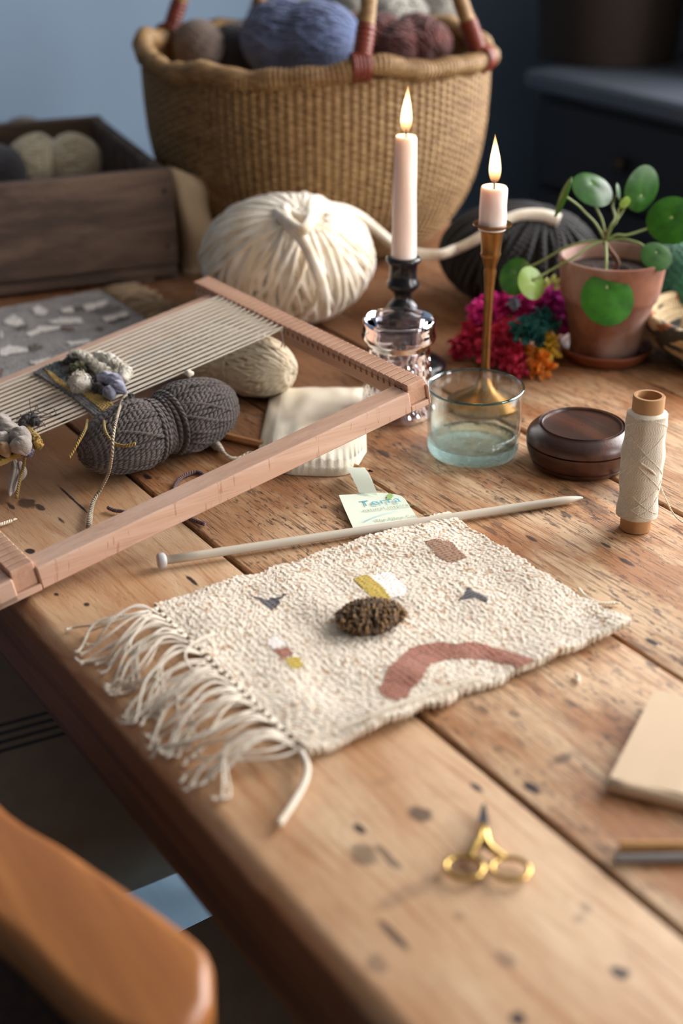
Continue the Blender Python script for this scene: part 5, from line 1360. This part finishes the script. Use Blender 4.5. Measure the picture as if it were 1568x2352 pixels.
# the folded loop at its top
mb = MB(); K = 24; vv = []
for k in range(K + 1):
    q = k / K
    if q < 0.5:
        s_ = q / 0.5; p0 = TP(0.33, 1.0 + 0.85 * s_, 0.003 + 0.004 * s_ + 0.004 * math.sin(s_ * 3.14))
    else:
        s_ = (q - 0.5) / 0.5; p0 = TP(0.33 - 0.06 * math.sin(s_ * 3.14), 1.85 - 0.87 * s_, 0.007 + 0.009 * math.sin(s_ * math.pi * 0.9 + 0.25) - 0.002)
    skew = tx * 0.27 - ty * 0.10
    vv += [p0, p0 + skew]
ff = [[2 * k, 2 * k + 1, 2 * k + 3, 2 * k + 2] for k in range(K)]
vv = np.array(vv); mb.add(vv, ff)
mb.build('card_loop', M_tag, tgr)
# printing
Bt = np.stack([tx / np.linalg.norm(tx), np.cross([0, 0, 1], tx / np.linalg.norm(tx)), [0, 0, 1]], 1)
def text(s_, u, v, size, m, sx=1.0, tilt=0.0, name='lettering'):
    cu = bpy.data.curves.new(name, 'FONT'); cu.body = s_; cu.size = size; cu.space_character = 1.08
    o = bpy.data.objects.new(name, cu); col.objects.link(o); cu.materials.append(m)
    o.parent = tgr
    p = TP(u, v, 0.0024 + tagsurf(u, v)) - OFF[tgr.name]
    xa = tx / np.linalg.norm(tx); ya = ty / np.linalg.norm(ty); xa = xa * math.cos(tilt) + ya * math.sin(tilt)
    Mx = Matrix(((xa[0] * sx, ya[0], 0, p[0]), (xa[1] * sx, ya[1], 0, p[1]), (0, 0, 1, p[2]), (0, 0, 0, 1)))
    bpy.context.view_layer.update()
    me = bpy.data.meshes.new_from_object(o.evaluated_get(bpy.context.evaluated_depsgraph_get())); bpy.data.objects.remove(o)
    o = bpy.data.objects.new(name, me); col.objects.link(o); o.parent = tgr
    o.matrix_local = Mx
    return o
M_ink1 = mat_plain('turquoise_ink', lin(96, 178, 196), 0.7, 0.02); M_ink2 = mat_plain('sage_ink', lin(150, 166, 130), 0.7, 0.02); M_ink3 = mat_plain('sky_ink', lin(164, 208, 240), 0.7, 0.02); M_ink4 = mat_plain('leaf_ink', lin(158, 190, 110), 0.7, 0.02)
Lx = np.linalg.norm(tx); Ly = np.linalg.norm(ty)
text('Terra', 0.27, 0.60, Ly * 0.26, M_ink1, 1.0); text('natural inspiration', 0.255, 0.44, Ly * 0.115, M_ink2, 1.0); text('The Fibre Company', 0.36, 0.085, Ly * 0.105, M_ink2, 1.0)
vv = []; 
for k in range(21):
    u_ = 0.20 + 0.62 * k / 20; v_ = 0.14 + 0.16 * math.sin(k / 20 * 1.9); w_ = 0.022 * (1 - k / 21)
    vv += [TP(u_, v_, 0.0025 + tagsurf(u_, v_)), TP(u_, v_ + w_, 0.0025 + tagsurf(u_, v_))]
MB().add(vv, [[2 * k, 2 * k + 2, 2 * k + 3, 2 * k + 1] for k in range(20)]).build('printed_swoosh', M_ink3, tgr, False)
lf = [(0, 0), (.04, .09), (.02, .12), (.07, .15), (.07, .19), (.11, .19), (.14, .24), (.15, .19), (.19, .17), (.16, .14), (.19, .09), (.14, .08), (.13, .03), (.08, .03)]
MB().add([TP(0.70 + 0.8 * a1, 0.70 + 0.9 * b1, 0.0025 + tagsurf(0.7, 0.75)) for a1, b1 in lf], [list(range(len(lf)))[::-1]]).build('printed_leaf', M_ink4, tgr, False)

# ================================================================== cotton pouch, its cord and the pencil
M_cotton = mat_plain('unbleached_cotton', lin(236, 226, 204), 0.95, 0.05, 20, 0.4, 700, 0.0008)
oTL, oTR, oBR, oBL = P(622, 892, 0.004), P(838, 890, 0.004), P(852, 1040, 0.004), P(596, 1052, 0.004)
oBR = P(842, 1040, .004)
po = thing('cotton_pouch', 'cream cotton drawstring pouch lying flat under the loom bar', 'pouch', ((oTL + oBR) / 2) * np.array([1, 1, 0]))
NU = 72; g = np.random.default_rng(2); bn = bandnoise(NU + 1, NU + 1, 1 / NU, 1 / NU, 0.33, 0.5, 31); vt = []; vb = []
mouth = [P(842, 1040, 0), P(800, 1090, 0), P(700, 1094, 0), P(640, 1085, 0), P(590, 1050, 0)]
ms = spline(mouth[::-1], NU + 1)
for i in range(NU + 1):
    t_ = i / NU
    for j in range(NU + 1):
        s_ = j / NU
        a2 = (oTL * (1 - s_) + oTR * s_); b2 = ms[j] if True else 0
        p = a2 * (1 - t_) + b2 * t_
        e = min(1, 7 * min(s_, 1 - s_, t_ + 0.02)) ** 0.5
        z = (0.0035 + 0.0085 * math.sin(math.pi * min(1, 0.15 + 0.8 * s_)) * (0.5 + 0.5 * t_)) * e + 0.0006 * bn[i, j] * e + (0.0011 * math.sin(s_ * 130) * max(0, (t_ - 0.80) / 0.2))
        if t_ > 0.985: z *= 0.55
        p = np.array([p[0], p[1], max(0.0016, z + 0.002)]); vt.append(p); vb.append((p[0], p[1], 0.0006))
n_ = NU + 1; ff = [[i * n_ + j, (i + 1) * n_ + j, (i + 1) * n_ + j + 1, i * n_ + j + 1] for i in range(NU) for j in range(NU)]
rg = list(range(NU + 1)) + [i * n_ + NU for i in range(1, NU + 1)] + [NU * n_ + j for j in range(NU - 1, -1, -1)] + [i * n_ for i in range(NU - 1, 0, -1)]
ff2 = [[rg[k], rg[(k + 1) % len(rg)], rg[(k + 1) % len(rg)] + n_ * n_, rg[k] + n_ * n_] for k in range(len(rg))]
MB().add(vt + vb, ff + ff2).build('pouch_body', M_cotton, po)
mb = MB(); mb.tube(spline([P(596, 1052, .006), P(575, 1040, .004), P(550, 1052, .003), P(525, 1050, .004), P(505, 1030, .004), P(488, 1018, .003)], 40), np.concatenate([np.full(28, .0016), np.linspace(.0016, .0046, 8), np.full(4, .0036)]), 8)
for k in range(12): e_ = P(486, 1018, .003); mb.tube([e_, e_ + np.array([-0.005, 0.004, 0]) + g.normal(size=3) * .0022 * np.array([1, 1, .3])], [.0012, .0004], 4)
mb.build('drawstring', mat_yarn('cotton_cord', lin(240, 232, 214), lin(222, 208, 182), 200), po)
M_penc = mat_wood('pencil_cedar', lin(206, 150, 96), lin(186, 128, 78), 0, 60, 0.45)
pa, pb = P(512, 1000, 0.0034), P(856, 1083, 0.0034); pd = (pb - pa)
pe = thing('pencil', 'plain wooden pencil sticking out from under the cotton pouch', 'pencil', (pa[0], pa[1], 0))
MB().tube([pa, pa + pd * 0.86], 0.0034, 6).build('shaft', M_penc, pe, False)
MB().tube([pa + pd * 0.86, pa + pd * 0.975], [0.0034, 0.0011], 12).build('sharpened_cone', M_penc, pe)
MB().tube([pa + pd * 0.975, pa + pd * 1.0], [0.0011, 0.0005], 8).build('lead', M_wick, pe)

# ================================================================== scissors
M_gold = mat_plain('gold_plate', lin(204, 170, 102), 0.26, 0.1, 50, 0.03, Metallic=1.0)
M_steel = mat_plain('steel_blade', lin(176, 178, 184), 0.25, 0.1, 50, 0.03, Metallic=1.0)
pv = P(1108, 1938, 0.003); tip = P(1110, 1850, 0.003); ax = (tip - pv); ax[2] = 0; ln = np.linalg.norm(ax); ax /= ln; sd = np.array([ax[1], -ax[0], 0])
sc2 = thing('embroidery_scissors', 'small gold handled embroidery scissors in the open table foreground', 'scissors', (pv[0], pv[1], 0))
def SP(a1, b1, z=0.003): return pv * np.array([1, 1, 0]) + ax * a1 + sd * b1 + np.array([0, 0, z])
for s_ in (-1, 1):
    poly = [SP(-0.006, 0.0022 * s_)[:2], SP(0.012, 0.0036 * s_)[:2], SP(ln, 0.0010 * s_)[:2], SP(ln, -0.0004 * s_)[:2], SP(0.0, -0.0024 * s_)[:2]]
    MB().prism(poly, 0.0022 + 0.0009 * (s_ > 0), 0.0031 + 0.0009 * (s_ > 0)).build('blade', M_steel, sc2, False)
    rc = P(1066, 1992, 0.003) if s_ < 0 else P(1172, 1996, 0.003)
    w0 = np.linspace(0, 2 * math.pi, 40, endpoint=False)
    rx_, ry_ = 0.0098, 0.0086
    hb = MB().tube([rc + sd * rx_ * math.cos(q) + ax * ry_ * math.sin(q) for q in w0], 0.0015, 8, closed=True)
    hb.tube(spline([SP(0.014, 0.001 * s_, .004), SP(0.004, 0.0012 * s_, .0045), SP(-0.004, 0.004 * s_, .004), rc + ax * ry_ * 0.95 - sd * s_ * 0.003], 14), [0.0017, 0.002, .0026, .003, .003, .0029, .0027, .0026, .0026, .0026, .0024, .0022, .002, .0019], 8)
    hb.build('handle_ring', M_gold, sc2)
MB().lathe([(0.0005, 0.0065), (0.0018, 0.0062), (0.0024, 0.0052), (0.0024, 0.002)], (pv[0], pv[1], 0), 16).build('pivot_screw', M_gold, sc2)

# ================================================================== notebook and the two sticks
M_kraft = mat_plain('kraft_cover', lin(212, 186, 154), 0.8, 0.05, 20)
M_page = mat_plain('cream_pages', lin(226, 214, 188), 0.8, 0.05, 60)
n0 = P(1400, 1784, 0.009); n1_ = P(1503, 1586, 0.009); n2_ = P(1568, 1826, 0.009)
lx_ = (n2_ - n0); lx_[2] = 0; lx_ /= np.linalg.norm(lx_); ly_ = (n1_ - n0); ly_[2] = 0; Ln = np.linalg.norm(ly_); ly_ /= Ln
nbk = thing('notebook', 'thin kraft paper notebook at the picture edge near the scissors', 'notebook', (n0[0], n0[1], 0))
def NM(v): v = np.asarray(v); return n0 * np.array([1, 1, 0]) + v[:, :1] * lx_ + v[:, 1:2] * ly_ + v[:, 2:3] * np.array([0, 0, 1])
WN = 0.105
MB().box((0.0012, 0.0012, 0.0010), (WN - 0.001, Ln - 0.001, 0.0078), 0.0004, NM).build('pages', M_page, nbk, False)
for z_ in (0.0, 0.0080):
    mb = MB(); K = 14; vv = []
    for i in range(K + 1):
        for j in range(K + 1):
            u_, v_ = WN * i / K, Ln * j / K; vv.append((u_, v_, z_ + (0.0016 * (math.exp(-u_ / 0.02) * (v_ / Ln)) + 0.001 * math.exp(-((u_ - .04) / .012) ** 2) * (1 - v_ / Ln) if z_ else 0)))
    n_ = K + 1; ff = [[i * n_ + j, (i + 1) * n_ + j, (i + 1) * n_ + j + 1, i * n_ + j + 1] for i in range(K) for j in range(K)]
    vv = np.array(vv); nvv = len(vv)
    rg = list(range(n_)) + [i * n_ + K for i in range(1, n_)] + [K * n_ + j for j in range(K - 1, -1, -1)] + [i * n_ for i in range(K - 1, 0, -1)]
    fs = [[rg[k], rg[(k + 1) % len(rg)], rg[(k + 1) % len(rg)] + nvv, rg[k] + nvv] for k in range(len(rg))]
    mb.add(NM(np.vstack([vv + (0, 0, 0.0009), vv])), ff + [[q + nvv for q in t_][::-1] for t_ in ff] + fs).build('cover', M_kraft, nbk, False)
MB().tube(NM([(WN * k / 10, -0.0006, 0.0044) for k in range(11)]), 0.0046, 12).build('folded_spine', M_kraft, nbk)
M_dowel = mat_wood('pale_dowel', lin(222, 172, 112), lin(204, 150, 92), 0, 40, 0.5)
M_greyst = mat_plain('grey_stick', lin(146, 140, 136), 0.5, 0.1, 60)
for nm, lb, m, a_, b_ in (('wooden_stick', 'pale wooden stick lying beside the grey one at the picture edge', M_dowel, P(1424, 1944, .0032), P(1568, 1945, .0032)), ('wooden_stick', 'grey stick lying beside the pale wooden one at the picture edge', M_greyst, P(1414, 1974, .0026), P(1568, 1971, .0026))):
    d_ = (b_ - a_) / np.linalg.norm(b_ - a_); e_ = a_ + d_ * 0.15; r_ = a_[2]
    tag(MB().tube([a_, a_ + d_ * 0.0006, e_], [r_ * 0.9, r_, r_], 14).build(nm, m, base=(a_[0], a_[1], 0), autosmooth=50), lb, 'stick', 'two sticks at the picture edge')

# ================================================================== grey patterned weaving under the crate end of the loom
rg_ = thing('woven_runner', 'grey woven runner with off white shapes lying between loom and crate', 'runner', (0.2, 1.31, 0))
RXa, RXb, RYa, RYb = -0.005, 0.338, 1.2, 1.436; st = 0.0013; ang = math.radians(-4)
nx, ny = int((RXb - RXa) / st), int((RYb - RYa) / st)
Xm, Ym = np.meshgrid(RXa + np.arange(nx + 1) * st, RYa + np.arange(ny + 1) * st)
Zr = 0.0034 + 0.0005 * bandnoise(ny + 1, nx + 1, st, st, 0.005, .4, 41) + 0.0004 * np.sin(2 * math.pi * Ym / 0.005)
W_px = [[(10, 735), (30, 722), (50, 735), (58, 745), (25, 748), (8, 742)], [(72, 708), (90, 702), (112, 715), (100, 725), (82, 722)], [(140, 712), (165, 703), (170, 715), (145, 718)], [(112, 738), (140, 730), (185, 730), (190, 740), (150, 744), (115, 742)],
        [(58, 768), (90, 750), (135, 748), (140, 756), (100, 762), (70, 773)], [(0, 802), (25, 794), (62, 800), (66, 808), (30, 812), (0, 818)], [(148, 786), (205, 780), (210, 786), (165, 794)], [(68, 832), (110, 822), (118, 826), (85, 838)], [(190, 702), (245, 690), (250, 697), (200, 715)], [(235, 730), (290, 715), (296, 722), (245, 740)], [(0, 760), (8, 765), (6, 776), (0, 780)]]
B_px = [[(38, 752), (62, 748), (60, 756), (40, 758)], [(62, 795), (95, 790), (100, 800), (75, 806)], [(222, 750), (240, 752), (235, 762), (222, 758)], [(170, 705), (190, 706), (186, 714), (174, 714)], [(250, 737), (300, 727), (300, 732), (255, 744)]]
R_px = [[(142, 750), (170, 752), (172, 760), (148, 760)], [(0, 845), (6, 850), (5, 862), (0, 862)]]
D_px = [[(215, 712), (275, 698), (278, 708), (230, 720)]]
def rmap(q): return np.array([P(x, y, 0.0045)[:2] for x, y in q])
reg = np.zeros((ny, nx), int)
for ci, grp in enumerate((W_px, B_px, R_px, D_px)):
    for q in grp: reg[inpoly(Xm[:-1, :-1] + st / 2, Ym[:-1, :-1] + st / 2, rmap(q))] = ci + 1
RM = [flatwool('grey_runner_wool', lin(140, 136, 134), 0.3), flatwool('white_runner_wool', lin(226, 220, 212), 0.1), flatwool('olive_runner_wool', lin(74, 62, 46)), flatwool('rust_runner_wool', lin(116, 72, 60)), flatwool('dark_grey_runner_wool', lin(98, 90, 88))]
top = np.stack([Xm, Ym, Zr], -1).reshape(-1, 3)
for ci, nm in enumerate(('grey_ground', 'white_shape', 'olive_shape', 'rust_shape', 'dark_grey_shape')):
    jj, ii = np.nonzero(reg == ci); a_ = jj * (nx + 1) + ii; q = np.stack([a_, a_ + 1, a_ + nx + 2, a_ + nx + 1], 1)
    if ci: continue
    used, inv = np.unique(q, return_inverse=True); inv = inv.reshape(q.shape); up_ = np.array([0, 0, 0.0012 if ci else 0])
    mb = MB().add(top[used] + up_, inv.tolist())
    if ci == 0: mb.box((RXa, RYa, 0.0003), (RXb, RYb, 0.0026))
    mb.build(nm, RM[ci], rg_)
for ci, (nm, grp) in enumerate((('white_shape', W_px), ('olive_shape', B_px), ('rust_shape', R_px), ('dark_grey_shape', D_px))):
    for pq in grp:
        jj, ii = np.nonzero(inpoly(Xm[:-1, :-1] + st / 2, Ym[:-1, :-1] + st / 2, rmap(pq)) & (reg == ci + 1)); a_ = jj * (nx + 1) + ii
        if len(a_) == 0: continue
        q = np.stack([a_, a_ + 1, a_ + nx + 2, a_ + nx + 1], 1); used, inv = np.unique(q, return_inverse=True)
        MB().add(top[used] + np.array([0, 0, 0.0012]), inv.reshape(q.shape).tolist()).build(nm, RM[ci + 1], rg_)
g = np.random.default_rng(14); Y_tan = mat_yarn('tan_fringe', lin(196, 168, 128), lin(160, 130, 94), 300)
for b in range(13):
    y0 = RYb - 0.006 - b * 0.0115; mb = MB()
    for s_ in range(4):
        en = np.array([RXb + g.uniform(0.035, 0.055), y0 + g.normal() * 0.006 - 0.006, 0.0015])
        mb.tube(spline([(RXb - 0.001, y0, 0.003), (RXb + 0.015, y0 + g.normal() * 0.002, 0.004 + g.uniform(0, .004)), en], 12), 0.0012, 5)
    mb.build('fringe_tassel', Y_tan, rg_)

# ================================================================== scraps of yarn on the table
def scrap(label, m, pts, r, fray=False):
    p = spline(pts, 40); mb = MB().tube(p, r, 7)
    if fray:
        g = np.random.default_rng(1)
        for k in range(8): mb.tube([p[-1], p[-1] + (p[-1] - p[-4]) / np.linalg.norm(p[-1] - p[-4]) * 0.004 + g.normal(size=3) * (0.0012, 0.0012, 0.0004)], [r * 0.6, r * 0.2], 4)
    return tag(mb.build('yarn_scrap', m, base=(p[0][0], p[0][1], 0)), label, 'yarn scrap', 'yarn scraps on the table')
scrap('curled mauve yarn scrap passing under the loom bar by the plank gap', Y_mauve, [P(468, 1090, .002), P(452, 1084, .002), P(425, 1092, .002), P(408, 1105, .002), P(400, 1122, .002), P(402, 1150, .002), P(425, 1183, .002), P(448, 1196, .002), P(470, 1204, .0025)], 0.0017)
scrap('short mauve yarn scrap beside the hanging tweed strand', Y_mauve, [P(248, 1166, .002), P(262, 1172, .002), P(282, 1175, .002), P(310, 1183, .002)], 0.0016)
scrap('frayed white thread scrap at the picture edge inside the loom', Y_cotton, [P(-30, 1212, .0015), P(0, 1205, .0015), P(15, 1200, .0018), P(27, 1196, .002)], 0.0014, True)
scrap('pale yarn scrap on the boards beyond the mat', Y_cotton, [P(1328, 1352, .0015), P(1345, 1370, .0015), P(1375, 1385, .0015), P(1412, 1386, .0015)], 0.0013, True)
scrap('tiny white thread bit at the near edge of the mat', Y_cotton, [P(1322, 1548, .002), P(1328, 1558, .002), P(1326, 1566, .002)], 0.0012)
